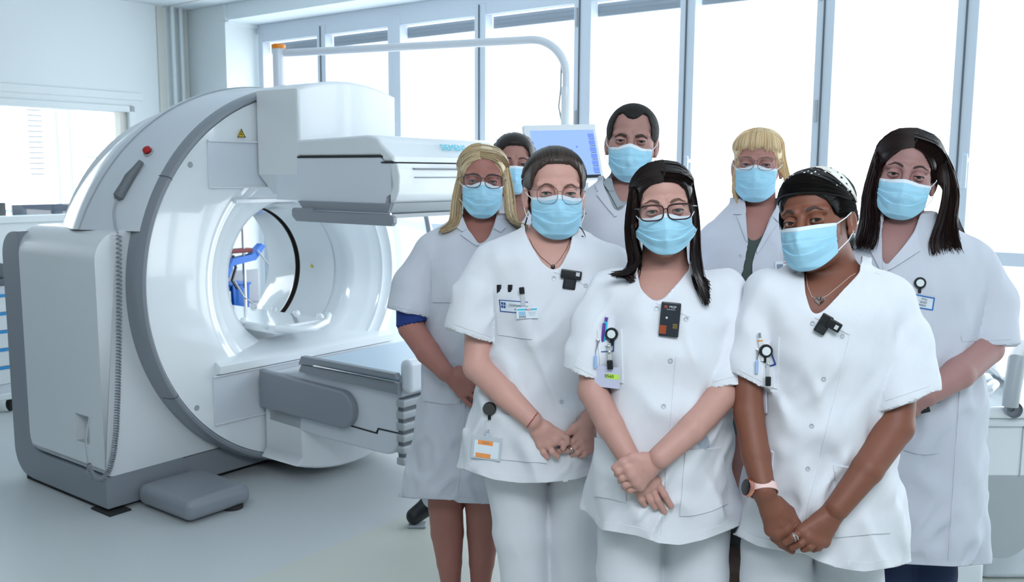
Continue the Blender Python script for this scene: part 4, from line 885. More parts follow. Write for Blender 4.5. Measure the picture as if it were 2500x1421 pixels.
    def frame(s, px, py, off=.004, upx=0, tilt=0):
        P, N_ = s.hit([px-9, px+9, px, px, px], [py, py, py-9, py+9, py]); n_ = N_.mean(0); n_[2] *= .5; n_ /= np.linalg.norm(n_); v_ = CAM-P[4]; v_[2] = 0; v_ /= np.linalg.norm(v_); n_ = n_*.4+v_*.6*(1 if off > .002 else 0); n_ /= np.linalg.norm(n_); o = P[4]+n_*off; x = np.cross((0, 0, 1), n_); x = -x if x[0] < 0 else x; x /= np.linalg.norm(x); z = np.cross(n_, x); z = -z if z[2] < 0 else z; a = math.radians(tilt); x, z = x*math.cos(a)+z*math.sin(a), z*math.cos(a)-x*math.sin(a); return o, x, z, n_
    def snap(s, px, py, r=.0055, parent=None):
        o, x, z, n_ = s.frame(px, py, .0012); k = B().lathe([(r*.55, .0), (r*.62, .0012), (r, .0014), (r*1.08, 0)], (0, 0, 0), 2, 18); place(k, o, x, z, n_); return part('snap_button', k, SNAP, parent or s.o)
    def tag(s, name, px, py, w, h, d, mat, off=.004, tilt=0, parent=None, r=.001):
        """flat object w x h x d metres lying on the garment; returns part and frame"""
        o, x, z, n_ = s.frame(px, py, off, tilt=tilt); b = B().box((-w/2, -h/2, 0), (w/2, h/2, d), r, 2); place(b, o, x, z, n_); return part(name, b, mat, parent or s.o), (o+n_*d, x, z, n_)
SNAP = MAT('snap_metal', 'C6CDD6', .35, .3)
LASH = MAT('lash_dark', '1E1615', .8)
def decal(name, F_, x, y, w, h, mat, parent, d=.0004, r=0):
    o, X, Z, n_ = F_; b = B().box((x-w/2, y-h/2, 0), (x+w/2, y+h/2, d), r); place(b, o, X, Z, n_); return part(name, b, mat, parent, False)
def letters(name, F_, s_, size, x, y, mat, parent, d=.0005):
    o, X, Z, n_ = F_; b = text(s_, size, .0002); place(b, o+np.array(X)*x+np.array(Z)*y+np.array(n_)*d, X, Z, n_); return part(name, b, mat, parent, False)
# ------------------------------------------------------------------ the people
SK = dict(A=sk('skin_a', 'CF9F93'), B=sk('skin_b', 'C2958A'), C=sk('skin_c', '80503F'), D=sk('skin_d', 'A87268'), E=sk('skin_e', 'A87C72'), F=sk('skin_f', 'A88078'), G=sk('skin_g', 'B07E76'), H=sk('skin_h', 'A57C78'))
BRW = MAT('brow_brown', '6A4E44', .8); BRD = MAT('brow_dark', '46342F', .8)
def straight_legs(p, rows, z0=.06):
    pass
def trousers(p, hips, mat, foot=None, r=(.10, .085, .08), h=.008, name='trousers', seed=3, k=.02):
    """hips: list of legs, each a list of (px,py,dy) from hip to ankle; the last point is dropped to the floor"""
    T = Sdf()
    for lg in hips:
        W_ = [p.P(*q_) for q_ in lg]; e = W_[-1].copy(); e[2] = .05; W_.append(e); rr = np.interp(np.linspace(0, 1, len(W_)), [0, .5, 1], r); T.chain(W_, rr, k)
        s_ = part('shoe', B().ball((e[0], e[1]-.05, .04), .05, 14, (1.0, 2.5, .8)), M['wall'], p.root)
    T.post = lambda P: -.004*(noise(np.stack([P[:, 0]*14, P[:, 1]*10, P[:, 2]*3], -1), seed)-.5)*2-.003*(1-np.abs(2*noise(np.stack([(P[:, 0]+P[:, 2]*.5)*12, P[:, 1]*8, P[:, 2]*6], -1), seed+1)-1))**3
    lo = np.min([o[1]-o[2] for o in T.ops], 0); hi = np.max([o[1]+o[2] for o in T.ops], 0); lo[2] = .035; V, Q = snets(T, lo, hi, h); return part(name, VB((V, Q)), mat, p.root)

# ---- A: front left, slicked-back hair, thin gold glasses
def person_A():
    p = Person('A', 'woman in white short-sleeved tunic, slicked-back brown hair, thin gold glasses, orange-striped badge at hip', (PY(1345, 1000, 2.58)[0],), None, 2.58)
    p.head((1364, 471), yaw=7, pitch=-2, roll=1, sc=1.06, jaw=1.04)
    p.neck(p.P(1343, 615, .03), .056, .062)
    rows = [(556, 1290, 1400, .055, .02), (580, 1238, 1450, .078, .015), (615, 1200, 1492, .098, .01), (680, 1198, 1500, .112), (760, 1205, 1495, .128, -.005), (850, 1200, 1490, .122), (950, 1180, 1490, .128), (1050, 1158, 1500, .135), (1150, 1138, 1515, .14), (1230, 1128, 1525, .14)]
    p.torso(rows)
    p.arm([(1200, 640, .0), (1170, 800, -.03), (1166, 895, -.07), (1232, 962, -.135), (1298, 1024, -.178)], [.05, .046, .043, .038, .028])
    p.arm([(1490, 650, .0), (1515, 820, .02), (1510, 930, -.02), (1470, 985, -.09), (1438, 1022, -.155)], [.05, .044, .040, .036, .026])
    p.hand((1298, 1024, -.165), [(1371, 1063, -.175), (1356, 1076, -.178), (1339, 1085, -.176), (1320, 1086, -.17)],
           [[(1384, 1071, -.185), (1385, 1081, -.188)], [(1378, 1084, -.185), (1375, 1094, -.188)], [(1348, 1102, -.185), (1361, 1114, -.18)], [(1328, 1104, -.178), (1336, 1116, -.174)]],
           [(1325, 1040, -.155), (1360, 1055, -.150), (1385, 1064, -.150)], rw=.027)
    p.hand((1438, 1022, -.155), [(1412, 1062, -.165), (1418, 1078, -.168), (1428, 1090, -.166), (1440, 1096, -.16)],
           [[(1398, 1078, -.175), (1384, 1086, -.165)], [(1403, 1092, -.178), (1388, 1099, -.172), (1365, 1101, -.168)], [(1410, 1104, -.178), (1397, 1110, -.165)], [(1428, 1108, -.172), (1416, 1114, -.162)]],
           [(1420, 1035, -.160), (1402, 1046, -.170), (1388, 1058, -.168)], rw=.026)
    p.body(SK['A']).eyes('5B6A5A').brows(BRW, z0=.014, lift=.007, th=.0024)
    p.mask(w=.067, ztop=-.004, zs=-.012, zb=-.119, sidez=-.083)
    gold = MAT('gold_wire', 'C9A46A', .25, .9); wire = MAT('brown_wire', '5A4A44', .35, .5)
    p.glasses(wire, cx=.0315, cz=-.007, hw=.026, hh=.0215, r=.0007, shape=3.0); 
    # hair: combed straight back
    hm = hair_mat('hair_brown_grey', '1C1513', '43352F', .42, (70, 9, 70)); H = p.H
    V, Q = hair_cap(p, .009, [(0, .073), (.03, .071), (.05, .056), (.060, .035), (.066, .0)], groove=.0006); b = VB((V, Q)); gd = []
    for a in np.linspace(-88, 88, 31):
        b0 = 27-abs(a)*.02; gd.append([cap_pt(H, a, b0, .001)]+[cap_pt(H, a, t, .0112) for t in np.linspace(b0+12, 150, 7)])
    strands(b, gd, 2200, .0011, .0008, 1, 12, .6)
    for q_ in (-1, 1):
        gd = [[cap_pt(H, q_*a, b0, .004) for a, b0 in ((72, 35), (76, 70), (80, 110), (84, 150))], [H.w((q_*.064, .038, .020)), H.w((q_*.074, .01, .030)), H.w((q_*.080, -.03, .02)), H.w((q_*.07, -.07, .0))], [H.w((q_*.067, .028, .035)), H.w((q_*.077, .0, .04)), H.w((q_*.082, -.03, .03)), H.w((q_*.07, -.07, .01))]]; strands(b, gd, 170, .0011, .002, 4, 10, .5)
    strands(b, [[p.P(1430, 520, .06), p.P(1410, 545, .02), p.P(1420, 560, -.09), p.P(1428, 578, -.11)], [p.P(1432, 520, .06), p.P(1412, 545, .02), p.P(1424, 562, -.09), p.P(1431, 580, -.11)]], 10, .0008, .0008, 2)
    strands(b, [[p.P(1290, 520, .06), p.P(1283, 540, .02), p.P(1280, 555, -.0), p.P(1285, 565, -.02)], [p.P(1290, 522, .06), p.P(1286, 540, .02), p.P(1282, 555, -.0), p.P(1287, 565, -.02)]], 8, .0008, .0008, 3)
    part('hair', b, hm, p.root)
    for q_ in (-1,): part('earring', B().tube([H.w((q_*.078, -.002, -.042)), H.w((q_*.078, -.001, -.056))], .0016, 6), gold, p.root)
    nk = [p.P(1283, 556, -.0), p.P(1290, 590, -.07), p.P(1312, 622, -.10), p.P(1347, 648, -.118), p.P(1372, 632, -.11), p.P(1392, 595, -.07), p.P(1400, 560, -.0)]
    P_, N_ = surf_hit(p.S, [1288, 1293, 1303, 1320, 1350, 1368, 1382, 1391, 1396], [560, 585, 605, 627, 652, 632, 610, 588, 562], p.Y); part('necklace', B().tube(P_+N_*.0015, .0006, 5), MAT('dark_chain', '5A5450', .35, .8), p.root)
    part('pendant', B().ball(P_[4]+N_[4]*.004, .006, 10, (1, .6, 1.1)), MAT('dark_pendant', '55584F', .3, .4), p.root)
    # clothes
    g_ = Garment(p, loft=p.L, grow=.006); g_.sleeve([(1210, 648, .0), (1172, 720, -.01), (1150, 830, -.04)], [.066, .066, .064], [(1098, 790), (1207, 828)]); g_.sleeve([(1485, 655, .0), (1515, 760, .01), (1525, 850, .0)], [.066, .064, .062], [(1460, 850), (1570, 835)])
    g_.hem([(1100, 1138), (1130, 1145), (1205, 1172), (1270, 1180), (1330, 1179), (1400, 1172), (1450, 1158), (1540, 1140)]); g_.neck([(1278, 540), (1280, 562), (1296, 597), (1322, 640), (1352, 664), (1370, 650), (1392, 605), (1399, 568), (1400, 540)], [(1278, 540), (1280, 566), (1400, 566), (1400, 540)], .015)
    g_.folds(.010, 1, p.P(1300, 1000)[2]); g_.build('tunic', CLOTH, .006); g_.hemband([(1130, 1145), (1205, 1172), (1270, 1180), (1330, 1179), (1400, 1172), (1450, 1158)], 19, 1136, 1452); g_.cuff([(1098, 790), (1207, 828)], (7, -22), 8)
    pk = g_.patch('chest_pocket', [(1207, 706), (1297, 712), (1299, 828), (1218, 817)], .0035, CLOTH); g_.patch('hip_pocket', [(1190, 1008), (1330, 1022), (1335, 1130), (1180, 1118)], .004, CLOTH)
    g_.patch('placket', [(1437, 700), (1448, 700), (1386, 1175), (1374, 1176)], .0022, CLOTH, 6, 60); g_.patch('front_facing', [(1352, 664), (1360, 668), (1448, 690), (1438, 700)], .002, CLOTH, 20, 6)
    for q_ in ((1352, 679), (1430, 697), (1410, 787), (1382, 885), (1371, 981)): g_.snap(*q_)
    nb = g_.patch('name_strip', [(1221, 731), (1290, 737), (1288, 767), (1223, 760)], .0045, MAT('name_white', 'DDE6F0', .6), 12, 6, pk, .003)
    br = MAT('print_blue', '2C4E8C', .6); g_.patch('name_strip_border', [(1221, 731), (1290, 737), (1290, 739), (1221, 733)], .0052, br, 12, 3, nb, .004); g_.patch('name_strip_border', [(1223, 758), (1288, 765), (1288, 767), (1223, 760)], .0052, br, 12, 3, nb, .004); g_.patch('name_strip_border', [(1221, 731), (1223, 731), (1225, 760), (1223, 760)], .0052, br, 3, 8, nb, .004)
    for x, y in ((1226, 737), (1232, 738), (1226, 745), (1232, 746)): g_.patch('logo_square', [(x, y), (x+4.4, y+.4), (x+4.4, y+6.6), (x, y+6)], .0053, br, 3, 3, nb, .004)
    fo = g_.frame(1262, 748, .0056, tilt=-5); ink = MAT('ink', '30343C', .6); letters('name_lettering', fo, 'L. DESMARE-THI', .0085, 0, .002, ink, nb); letters('name_lettering', fo, 'MAR', .0085, .004, -.008, ink, nb)
    for x in (1219, 1246): 
        o, X, Z, n_ = g_.frame(x, 706, .0015, tilt=4); b = B().box((-.006, -.012, -.006), (.006, .012, .003), .0015); place(b, o, X, Z, n_); part('pen', b, M['black'], g_.o)
    t_, F_ = g_.tag('badge_clip', 1277, 730, .012, .036, .003, MAT('clip_plastic', 'C9CDD2', .3), .006, 6, pk); part('clip_head', place(B().box((-.007, -.009, 0), (.007, .009, .006), .002), F_[0]+np.array(F_[2])*.024, F_[1], F_[2], F_[3]), M['black'], t_)
    t_, F_ = g_.tag('id_card', 1288, 764, .058, .028, .002, MAT('card_white', 'E3EEF6', .35), .009, 3, pk, .0008); decal('card_band', F_, -.014, .0105, .026, .004, M['cyan'], t_); decal('card_band', F_, .019, .0105, .014, .004, M['cyan'], t_); letters('card_lettering', F_, 'IRSN', .008, .004, .0095, MAT('print_red', 'C84050', .6), t_); decal('card_photo', F_, -.014, .0, .018, .011, MAT('card_blue', '9CC8E2', .5), t_)
    for k in range(7): decal('barcode_bar', F_, -.021+.0026*k, -.009, .0014, .005, ink, t_)
    for k in range(3): decal('card_print_line', F_, .013, .003-.004*k, .022-.004*k, .0008, MAT('print_grey', '9AA8B4', .6), t_)
    ds = black_dosimeter(g_, 1394, 678, -8)
    reel = badge_reel(g_, 1197, 996, .0185, MAT('reel_dark', '4A4846', .3, .3), M['black'], None)
    hang_badge(g_, 1190, 1092, .084, .064, tilt=-4)
    W_ = p.P(1298, 1024, -.165)
    # bracelet and ring
    P_, N_ = surf_hit(p.S, np.linspace(1315, 1286, 9), np.linspace(1004, 1044, 9), p.Y); br_ = part('bracelet', B().tube(P_+N_*.001, .0008, 5), MAT('bracelet_red', '8A3A3C', .4), p.root)
    b = B()
    for q_, n_ in zip(P_[1:-1], N_[1:-1]): b.ball(q_+n_*.001, .0022, 8)
    part('bracelet_beads', b, MAT('bead_red', 'A04044', .4), br_)
    ring(p, p.P(1396, 1096, -.176), p.P(1388, 1099, -.172)-p.P(1403, 1092, -.178), .0105)
    trousers(p, [[(1255, 1150, .02), (1272, 1300, .02), (1285, 1450, .02), (1290, 1600, .02)], [(1420, 1150, .02), (1405, 1300, .02), (1400, 1450, .02), (1400, 1600, .02)]], CLOTH, r=(.088, .070, .066))
    return p
def ring(p, c, ax, r):
    ax = ax/np.linalg.norm(ax); a = np.cross(ax, (0, 0, 1)); a /= np.linalg.norm(a); b_ = np.cross(ax, a); o = None
    for k in (-1.6, 0, 1.6):
        t = np.linspace(0, 2*math.pi, 24, endpoint=False); P = [c+ax*(.0016*k+.0012*math.sin(x*2+k))+r*(math.cos(x)*a+math.sin(x)*b_) for x in t]
        q_ = part('ring' if o is None else 'ring_band', B().tube(P, .0011, 6, closed=True), M['chrome'], o or p.root); o = o or q_
def black_dosimeter(g_, px, py, tilt=0, mirror=1):
    t_, F_ = g_.tag('dosimeter', px, py-8, .056, .024, .013, M['black'], .004, tilt, None, .003); o, X, Z, n_ = F_
    b = B().box((-.018*1, -.040, -.012), (.016, -.006, -.003), .003); place(b, o, X, Z, n_); part('dosimeter_clip', b, M['black'], t_); decal('dosimeter_label', F_, .017*mirror, .003, .010, .010, MAT('label_grey', 'C8CCD2', .5), t_)
    for k in range(4): decal('clip_print', (np.array(o)-np.array(n_)*.0028, X, Z, n_), -.001, -.017-.005*k, .02, .0008, MAT('print_dim', '4A4E56', .6), t_)
    return t_
def badge_reel(g_, px, py, r, face, body, sticker, parent=None, off=.006):
    o, x, z, n_ = g_.frame(px, py, off); b = place(B().lathe([(0, 0), (r*.96, 0), (r, .003), (r, .008), (r*.9, .0105), (0, .011)], (0, 0, 0), 2, 32), o, x, z, n_); t_ = part('badge_reel', b, body, parent or g_.o)
    part('reel_face', place(B().lathe([(0, .0118), (r*(.62 if sticker else .86), .0116), (r*(.66 if sticker else .9), .0105)], (0, 0, 0), 2, 32), o, x, z, n_), sticker or face, t_); part('reel_neck', place(B().box((-.004, -r-.012, .001), (.004, -r+.003, .007), .0015), o, x, z, n_), body, t_); return t_
def hang_badge(g_, px, py, w, h, tilt=0):
    t_, F_ = g_.tag('badge_holder', px, py, w, h, .002, MAT('holder_plastic', 'C6CED6', .25), .008, tilt, None, .0009); decal('badge_card', F_, 0, -.004, w*.82, h*.72, MAT('card_paper', 'E4EEF8', .5), t_, .0008)
    og = MAT('badge_orange', 'F6A05C', .5); f2 = (F_[0]+np.array(F_[3])*.0008, F_[1], F_[2], F_[3]); decal('orange_strip', f2, -.004, h*.22, w*.5, .0125, og, t_); decal('orange_strip', f2, -.008, -h*.34, w*.5, .0125, og, t_); letters('badge_lettering', f2, 'CHOLE', .006, -.004, h*.22, MAT('ink_brown', '8A5A3C', .6), t_)
    part('badge_strap', place(B().box((-.004, h/2-.004, 0), (.004, h/2+.02, .0015), .0005), F_[0], F_[1], F_[2], F_[3]), MAT('strap_clear', 'CBD6E0', .2), t_); part('strap_snap', place(B().ball((0, h/2+.016, .003), .0045, 10), F_[0], F_[1], F_[2], F_[3]), M['chrome'], t_)
# ---- B: front middle, long dark hair, tortoiseshell glasses
def person_B():
    p = Person('B', 'woman front centre in white tunic, long dark hair, brown glasses, hand over wrist', (PY(1620, 1000, 2.28)[0],), None, 2.28)
    p.head((1624, 514), yaw=2, pitch=-1, roll=-4, sc=.975, jaw=1.0)
    p.neck(p.P(1622, 680, .03), .052, .06)
    rows = [(646, 1568, 1680, .055, .02), (668, 1520, 1728, .08, .015), (700, 1492, 1765, .1, .01), (760, 1482, 1778, .115), (850, 1480, 1768, .126, -.004), (930, 1478, 1752, .12), (1020, 1472, 1755, .125), (1120, 1464, 1762, .13), (1200, 1452, 1775, .138), (1330, 1448, 1785, .14)]
    p.torso(rows)
    p.arm([(1495, 715, 0), (1448, 880, -.04), (1447, 955, -.07), (1490, 1040, -.13), (1536, 1118, -.168)], [.048, .040, .038, .035, .028])
    p.arm([(1765, 715, 0), (1768, 880, -.07), (1762, 965, -.11), (1690, 1047, -.168), (1612, 1116, -.198)], [.048, .042, .041, .035, .029])
    p.hand((1545, 1138, -.155), [(1602, 1176, -.165), (1589, 1186, -.168), (1573, 1195, -.168), (1559, 1199, -.165)],
           [[(1622, 1208, -.172), (1638, 1236, -.165)], [(1604, 1220, -.176), (1622, 1249, -.168)], [(1587, 1220, -.175), (1599, 1238, -.168)], [(1566, 1220, -.172), (1574, 1231, -.165)]],
           None, rw=.026)
    p.hand((1610, 1117, -.188), [(1531, 1143, -.205), (1541, 1160, -.208), (1553, 1176, -.206), (1563, 1186, -.2)],
           [[(1509, 1151, -.205), (1506, 1158, -.185)], [(1518, 1167, -.206), (1515, 1174, -.186)], [(1527, 1183, -.204), (1524, 1189, -.186)], [(1538, 1195, -.198), (1533, 1198, -.182)]],
           [(1570, 1118, -.195), (1544, 1118, -.198), (1521, 1129, -.200), (1501, 1142, -.196)], rw=.029)
    p.body(SK['B']).eyes('5A5A50').brows(BRW, z0=.019, lift=.006, th=.0028)
    p.mask(w=.065, ztop=-.006, zs=-.016, zb=-.108, sidez=-.068, flare=.22)
    gl = MAT('tortoise', '2A1614', .2, noise=.6, nscale=60); p.glasses(gl, cx=.0335, cz=-.004, hw=.0285, hh=.0185, r=.0016, shape=3.4, rim_top=.25)
    H = p.H; hm = hair_mat('hair_black_brown', '0E0A0A', '2A1E1C', .36, (70, 70, 5)); V, Q = hair_cap(p, .0045, [(0, .068), (.03, .064), (.05, .045), (.058, .02), (.062, -.03)], zear=-.05, zback=-.09, fx=.062); b = VB((V, Q))
    X = lambda x, y, d: p.P(x, y, d)
    L_ = []; R_ = []
    tl = [[(1550, 470, -.035), (1545, 540, -.03), (1550, 600, -.03), (1560, 640, -.05), (1535, 665, -.09), (1490, 670, -.10)], [(1540, 465, -.01), (1530, 540, .0), (1533, 600, .0), (1540, 640, -.02), (1530, 665, -.07), (1500, 672, -.09)], [(1556, 480, .0), (1540, 560, .02), (1548, 620, .02), (1560, 660, .0), (1552, 690, -.05), (1530, 676, -.09)], [(1565, 480, .03), (1556, 560, .05), (1565, 620, .05), (1580, 660, .03), (1560, 672, .0), (1540, 668, -.05)]]
    trr = [[(1682, 458, -.035), (1692, 500, -.035), (1694, 545, -.04), (1690, 600, -.05), (1695, 660, -.11), (1712, 700, -.125), (1724, 745, -.13)], [(1690, 455, -.01), (1699, 500, -.0), (1704, 550, .0), (1705, 600, -.01), (1708, 650, -.07), (1718, 700, -.115), (1730, 742, -.125)], [(1688, 462, .0), (1697, 510, .01), (1702, 565, .02), (1703, 620, .02), (1705, 655, -.04), (1712, 680, -.11), (1735, 690, -.115)], [(1682, 468, .03), (1690, 520, .04), (1690, 570, .05), (1688, 620, .04), (1690, 660, -.02), (1700, 700, -.11), (1715, 735, -.125)]]
    for j, (bt, tlj, trj) in enumerate(zip((36, 62, 98, 135), tl, trr)):
        L_.append([cap_pt(H, a, bt, i_) for a, i_ in ((3, .010), (-28, .012), (-56, .011), (-78, .008))]+[X(*t) for t in tlj]); R_.append([cap_pt(H, a, bt, i_) for a, i_ in ((-3, .010), (28, .011), (56, .009))]+[X(*t) for t in trj])
    strands(b, L_, 900, .0019, .003, 11, 20, .3, .0006); strands(b, R_, 900, .0019, .003, 12, 20, .3, .0006)
    HLB = [(0, .068), (.03, .064), (.05, .045), (.058, .02), (.062, -.03)]; strands(b, [hairline(H, -1, HLB)+[X(*t) for t in tl[0][1:]], L_[0]], 900, .0013, .0012, 13, 22); strands(b, [hairline(H, 1, HLB)+[X(*t) for t in trr[0][1:]], R_[0]], 900, .0013, .0012, 14, 22)
    part('hair', b, hm, p.root)
    g_ = Garment(p, loft=p.L, grow=.006); g_.sleeve([(1505, 722, 0), (1465, 800, -.01), (1428, 935, -.05)], [.062, .058, .050], [(1395, 892), (1478, 934)]); g_.sleeve([(1758, 722, 0), (1774, 800, -.03), (1768, 960, -.09)], [.062, .056, .046], [(1728, 938), (1808, 917)])
    g_.hem([(1420, 1245), (1434, 1253), (1468, 1294), (1555, 1308), (1612, 1328), (1616, 1326), (1660, 1332), (1720, 1318), (1792, 1290), (1830, 1270)]); g_.neck([(1552, 570), (1556, 664), (1563, 704), (1580, 722), (1602, 740), (1622, 727), (1652, 694), (1684, 656), (1690, 570)], [(1552, 570), (1556, 660), (1686, 656), (1690, 570)], .015)
    g_.folds(.010, 5, p.P(1300, 1050)[2]); g_.build('tunic', CLOTH, .006); g_.hemband([(1434, 1253), (1468, 1294), (1555, 1308), (1612, 1328), (1660, 1332), (1720, 1318), (1792, 1290)], 22, 1455, 1776); g_.cuff([(1395, 892), (1478, 934)], (9, -19), 7); g_.cuff([(1728, 938), (1808, 917)], (-2, -20), 14, 8)
    pk = g_.patch('chest_pocket', [(1457, 806), (1518, 804), (1522, 935), (1466, 930)], .0035, CLOTH); g_.patch('hip_pocket', [(1672, 1098), (1762, 1092), (1775, 1230), (1660, 1258)], .004, CLOTH, curve=8); g_.patch('hip_pocket', [(1455, 1068), (1520, 1082), (1530, 1225), (1452, 1210)], .004, CLOTH)
    g_.patch('placket', [(1650, 870), (1657, 870), (1618, 1325), (1611, 1325)], .0024, CLOTH, 6, 60); g_.patch('placket', [(1602, 741), (1606, 738), (1690, 765), (1685, 775)], .002, CLOTH, 24, 5)
    for q_ in ((1604, 753), (1675, 779), (1637, 880), (1620, 992)): g_.snap(*q_)
    # dosimeter box
    t_, F_ = g_.tag('dosimeter', 1635, 779, .046, .081, .012, MAT('dosimeter_grey', '272B33', .35), .004, -4, None, .003); letters('dosimeter_lettering', F_, 'MGP', .008, .004, .030, M['wall'], t_); decal('dosimeter_stripe', F_, -.012, .030, .007, .006, MAT('print_red2', '9A4038', .5), t_); decal('dosimeter_stripe', F_, .0, .024, .02, .0012, M['lgrey'], t_); decal('contact_pad', F_, .013, -.014, .010, .011, MAT('contact_gold', 'B89A5A', .3, .7), t_)
    for k in range(2): decal('contact_line', F_, .013, -.0125-.0035*k, .010, .0006, M['black'], t_, .0008)
    for k in range(2): decal('contact_line', F_, .0113+.0034*k, -.014, .0006, .011, M['black'], t_, .0008)
    decal('orange_sticker', F_, -.0145, -.024, .016, .020, MAT('sticker_orange', '9A4216', .5), t_); part('sensor_dot', place(B().ball((-.008, .004, 0), .003, 10), *F_[:3], F_[3]), M['wall'], t_)
    # pocket contents
    nb = g_.patch('name_strip', [(1468, 829), (1502, 827), (1501, 857), (1466, 860)], .0046, MAT('name_white2', 'DCE2E8', .6), 10, 6, pk, .003); br = MAT('print_blue2', '2C4E8C', .6)
    for q4 in (([(1468, 828), (1503, 826), (1503, 828), (1468, 830)]), ([(1466, 858), (1502, 855), (1502, 857.5), (1466, 860)]), ([(1501, 827), (1503, 827), (1502, 857), (1500, 857)])): g_.patch('name_strip_border', q4, .0054, br, 8, 4, nb, .004)
    letters('name_lettering', g_.frame(1480, 846, .0056), 'J. RAHOU', .007, 0, 0, MAT('ink2', '40444C', .6), nb)
    for (x, y, m, l, h0) in ((1473, 800, MAT('pen_purple', '6A3FA0', .4), 'a', .034), (1477, 796, M['cyan'], 'b', .03)):
        o, X_, Z_, n_ = g_.frame(x, y, .004, tilt=-6); pn = part('pen', place(B().tube([(0, -.04, .004), (0, .012, .004)], .0042, 8), o, X_, Z_, n_), m, g_.o)
        if l == 'b': part('pen_cap', place(B().tube([(0, .012, .004), (0, .022, .004)], [.0035, .0045], 8), o, X_, Z_, n_), MAT('pen_cap_purple', '6A3FA0', .4), pn); part('pen_tip', place(B().ball((0, .024, .004), .0035, 8), o, X_, Z_, n_), M['wall'], pn)
    badge_reel(g_, 1497, 814, .0155, M['black'], M['black'], M['wall'], None, .012)
    clr = MAT('strap_clear2', 'C4C9C6', .2); t2, F2 = g_.tag('badge_strap', 1492, 855, .009, .040, .0012, clr, .024, 5); part('strap_clip', place(B().box((-.007, -.042, 0), (.007, -.020, .008), .002), F2[0], F2[1], F2[2], F2[3]), M['black'], t2); part('strap_snap', place(B().ball((0, .014, .002), .004, 8), F2[0], F2[1], F2[2], F2[3]), M['chrome'], t2); part('strap_snap', place(B().ball((0, 0.0, .002), .004, 8), F2[0], F2[1], F2[2], F2[3]), M['chrome'], t2)
    t3, F3 = g_.tag('id_card', 1489, 913, .063, .052, .0015, MAT('card_lilac', 'C9CCE4', .4), .034, -3); decal('green_sticker', F3, .012, .003, .030, .012, MAT('sticker_green', 'C2EC5A', .5), t3); letters('sticker_number', F3, '0560', .011, .004, .003, M['black'], t3, .0008)
    keyfob(g_, 1456, 832, 1453, 880)
    bt = water_bottle(g_, 1722, 1076)
    trousers(p, [[(1535, 1290, .02), (1535, 1400, .02), (1540, 1500, .02), (1545, 1700, .02)], [(1700, 1290, .02), (1697, 1400, .02), (1692, 1500, .02), (1690, 1700, .02)]], CLOTH, r=(.083, .076, .07))
    return p
def keyfob(g_, x0, y0, x1, y1):
    P, N_ = g_.hit([x0, x0+3, x0+1, x1, x1], [y0-4, y0, y0+10, y0+26, y1-14]); t_ = part('key_clip', B().tube(P+N_*.006, [.003, .0042, .002, .001, .001], 8), M['chrome'], g_.o)
    o, X, Z, n_ = g_.frame(x1, y1, .006); part('key_fob', place(B().box((-.0035, -.017, 0), (.0035, .014, .005), .0015), o, X, Z, n_), MAT('fob_blue', '9CBCE6', .35), t_); return t_
def water_bottle(g_, px, py):
    o, X, Z, n_ = g_.frame(px, py, .0, tilt=-42); m = GLASS('clear_bottle', (.80, .85, .90), .10)
    t_ = part('water_bottle', place(B().lathe([(.02, -.024), (.027, -.018), (.028, -.004), (.024, .006), (.012, .02), (.011, .027), (.013, .028), (.013, .031), (.011, .032)], (0, 0, 0), 1, 28), o-np.array(n_)*.020, X, Z, n_), m, g_.o, label='clear empty plastic bottle in the hip pocket'); return t_
